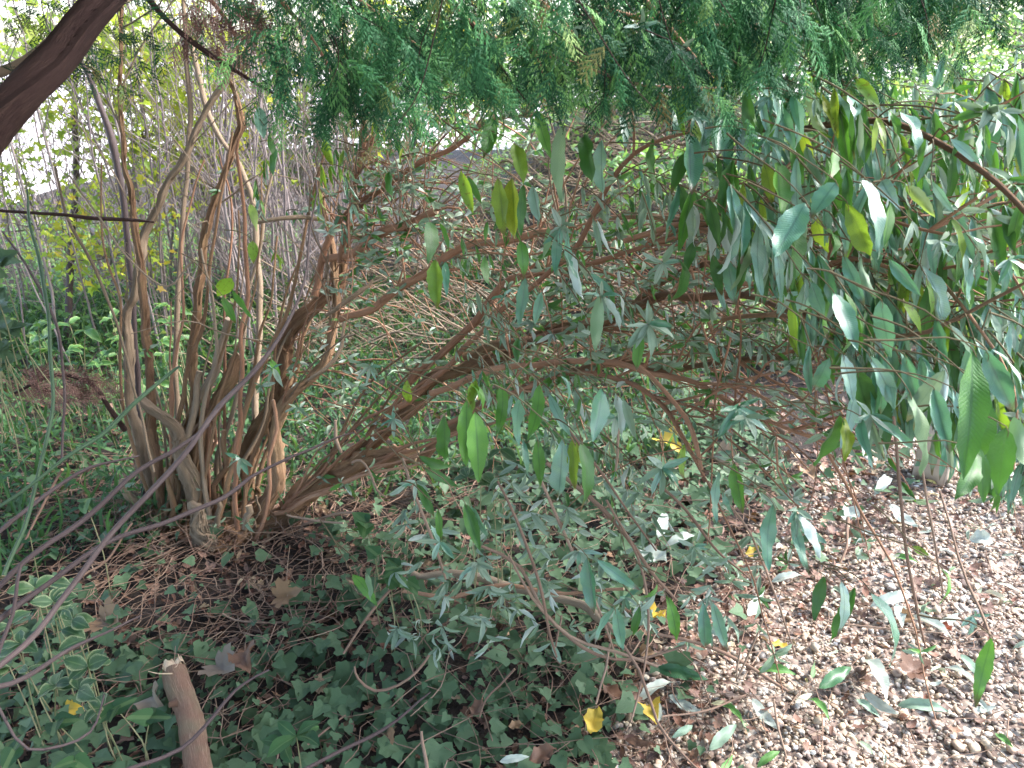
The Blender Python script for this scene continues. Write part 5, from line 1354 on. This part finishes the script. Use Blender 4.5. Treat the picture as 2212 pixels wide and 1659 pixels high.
g = Geo(); px_tube(g, [(395,-20,3.1,4),(405,160,3.1,5.5),(410,250,3.1,5.5),(400,420,3.1,5.5),(385,620,3.1,6),(380,800,3.1,6),(386,960,3.1,6),(382,1115,3.1,7)], sides=9); link('sapling', g.mesh('sapling', M_barkgrey), None, 'straight grey sapling between the two forked bush stems', 'sapling', GT)
g = Geo(); px_tube(g, [(410,90,3.1,5),(425,150,3.1,6),(445,230,3.1,6.5),(470,290,3.1,6),(520,360,3.1,6),(545,450,3.1,6.5),(560,600,3.1,7),(556,780,3.1,7),(548,950,3.1,8),(540,1115,3.1,9)], sides=9); link('sapling', g.mesh('sapling', M_barkgrey), None, 'pale grey sapling curving down to the right into the bush', 'sapling', GT)
for i in range(95):
    x = R.choice([U(-150, 760), U(-50, 650), U(330, 720)]); y = U(560, 820)
    q = gnd(x, y)
    o = link('sapling', prot[i % 8], None, 'bare thin sapling in the thicket behind the bush', 'sapling', GT)
    o.location = (q.x, q.y, -.03); o.rotation_euler = (U(-.06, .06), U(-.14, .14), U(0, 6.28)); k = U(.75, 1.25); o.scale = (k, k, U(.85, 1.15))
g = Geo()
for i in range(900):
    q = gnd(R.choice([U(-200, 800), U(450, 800)]), U(500, 760)); L = U(.5, 2.4); r = U(.0012, .0032)
    s0 = np.array([q.x, q.y, U(0, 1.0)]); d = np.array([U(-.5, .5), U(-.2, .2), U(.35, 1)]); d /= np.linalg.norm(d)
    tube(g, [s0, s0 + d * L * .3 + [U(-.06, .06), 0, 0], s0 + d * L * .65 + [U(-.1, .1), 0, 0], s0 + d * L + [U(-.15, .15), 0, 0]], [r, r * .9, r * .7, r * .4], 3, .1, 0, .6, cap=False)
link('thicket', g.mesh('thicket', M_sapling), None, 'dense fine twigs of the thicket between the saplings', 'thicket', kind='stuff')

# ------------------------------------------------------------------ trees and shrubs behind
MP = fan_only(tris_of(outline_leaf([(0.02, 0), (-.12, .34), (.18, .24), (.3, .5), (.5, .2), (1.0, 0)], .3, 31))); OVs = leaf_shape(.5, 3, .45, .3, .1, .03, seed=90, across=2)
def tree(name, label, cat, base, h, tr, centre, rad, n, size, mat, tpl, group, barkm=M_sapling, limbs_=6, clump=14):
    t_ = thing(name, base, label, cat, group)
    base = (base[0], base[1], float(gz(base[0], base[1])) - .02 if base[0] < 17 and base[1] < 15 else 0.0); t_.location = base
    g = Geo(); b0 = np.array(base, float); c0 = np.array(centre, float); rad = np.array(rad, float)
    tube(g, [b0, b0 + [U(-.05, .05), 0, h * .35], b0 * .4 + c0 * .6 * [1, 1, 1], c0 + [0, 0, rad[2] * .6]], [tr, tr * .8, tr * .6, tr * .2], 9, .1, .05, .3)
    link('trunk', g.mesh('trunk', barkm), t_)
    g = Geo(); cls = []
    for i in range(clump):
        d = G.normal(0, 1, 3); d /= np.linalg.norm(d); e = c0 + d * rad * U(.45, .95); cls.append(e)
        s0 = b0 * .3 + c0 * .7
        tube(g, [s0, (s0 + e) / 2 + G.normal(0, .06, 3), e], [tr * .3, tr * .2, tr * .08], 4, .15, 0, .5, cap=False)
    link('limb', g.mesh('limbs', barkm), t_, kind='stuff')
    cls = np.array(cls); k = G.integers(0, clump, n)
    p = cls[k] + G.normal(0, 1, (n, 3)) * rad * .26
    M = frames(p, np.stack([G.normal(0, 1, n), G.normal(0, 1, n), G.uniform(-1.2, .3, n)], 1), np.stack([G.normal(0, .7, n), G.normal(-.2, .7, n), np.ones(n)], 1), G.uniform(*size, n))
    g = Geo(); rn = (G.uniform(0, 1, clump)[k] * .4 + G.uniform(0, .6, n))
    g.scatter(tpl, M, rn)
    link('crown', g.mesh('crown', mat), t_, kind='stuff')
    return t_
def B(x, y): q = gnd(x, y); return (q.x, q.y, 0)
GY = 'yellow leaved young maples behind the thicket'
def atdist(x, y, D): return tuple(P(x, y, D))
tree('maple_tree', 'young maple with green and yellow leaves left of the forked stems', 'tree', B(330, 620), 3, .02, atdist(300, 150, 4.6), (.85, .5, .6), 1800, (.04, .07), M_yellow, MP, GY)
tree('maple_tree', 'low yellow maple sapling glowing at the far left of the thicket', 'tree', B(110, 600), 2, .015, atdist(60, 430, 4.8), (.65, .5, .4), 520, (.04, .07), M_yellow, MP, GY)
tree('maple_tree', 'yellow maple sapling low in the thicket between the left stems', 'tree', B(240, 640), 1.5, .015, atdist(235, 500, 4.4), (.34, .3, .32), 380, (.04, .06), M_yellow, MP, GY)
tree('maple_tree', 'yellow and green maple behind the upright grey sapling', 'tree', B(480, 600), 3, .02, atdist(440, 230, 5.0), (.65, .5, .55), 1500, (.04, .07), M_yellow, MP, GY)
tree('maple_tree', 'maple glimpsed through gaps in the cypress at top centre', 'tree', B(800, 520), 3, .03, atdist(800, 180, 5.4), (1.0, .6, .6), 900, (.05, .08), M_yellow, MP, GY)
GS = 'green shrubs of the garden beyond the bush'
for (x, y, D, rx, rz, n_, lab) in [(1150,230,6.5,1.0,.6,1300,'dense green shrub behind the cypress in the centre'),(1500,160,6.8,1.0,.7,1300,'light green shrub behind the cypress right of centre'),(1800,250,5.6,.6,.35,900,'bright low shrub behind the hanging leaves at the right'),(1980,40,7.5,1.2,.6,1300,'sunlit pale green shrub at the top right'),(2180,300,4.2,.35,.28,500,'yellowish leafy shrub at the right edge'),(2250,30,8.5,1.4,.9,1300,'tall shrub in the top right corner'),(1760,90,8.0,1.3,.7,1300,'rounded bright green shrub above the hanging leaves at right'),(880,200,5.4,.8,.5,1100,'green shrub behind the leaning stems at top centre'),(640,330,5.6,.5,.35,600,'small green shrub low among the thicket stems'),(2060,190,6.3,.6,.3,500,'loose light green shrub beside the bare soil at right'),(1500,400,5.2,.6,.35,700,'low green shrub seen through the bush branches'),(1700,700,4.6,.45,.2,400,'low yellow green shrub behind the right hand branches')]:
    c_ = P(x, y, D); tree('shrub', lab, 'shrub', (c_.x, c_.y, 0), max(.2, c_.z * .6), .02, (c_.x, c_.y, max(c_.z, float(gz(c_.x, c_.y)) + rz * .7)), (rx, rx * .7, rz), n_, (.05, .09), M_lit, OVs, GS, clump=16)
# hedge and trees far off that close the view to the right
for i, (x, y, h) in enumerate([(2.5, 16, 5), (6, 17, 6), (9.5, 16, 6), (13, 18, 7), (17, 20, 7)]):
    tree('hedge_tree', ['round green tree far behind the cypress sprays', 'broad green tree second along the far hedge', 'broad green tree in the middle of the far hedge', 'tall tree fourth along the far hedge', 'tall tree at the right end of the far hedge'][i], 'tree', (x, y, 0), 2, .15, (x, y, h * .5), (2.4, 1.6, h * .5), 2600, (.12, .22), M_lit, OVs, 'trees along the far hedge', clump=26)
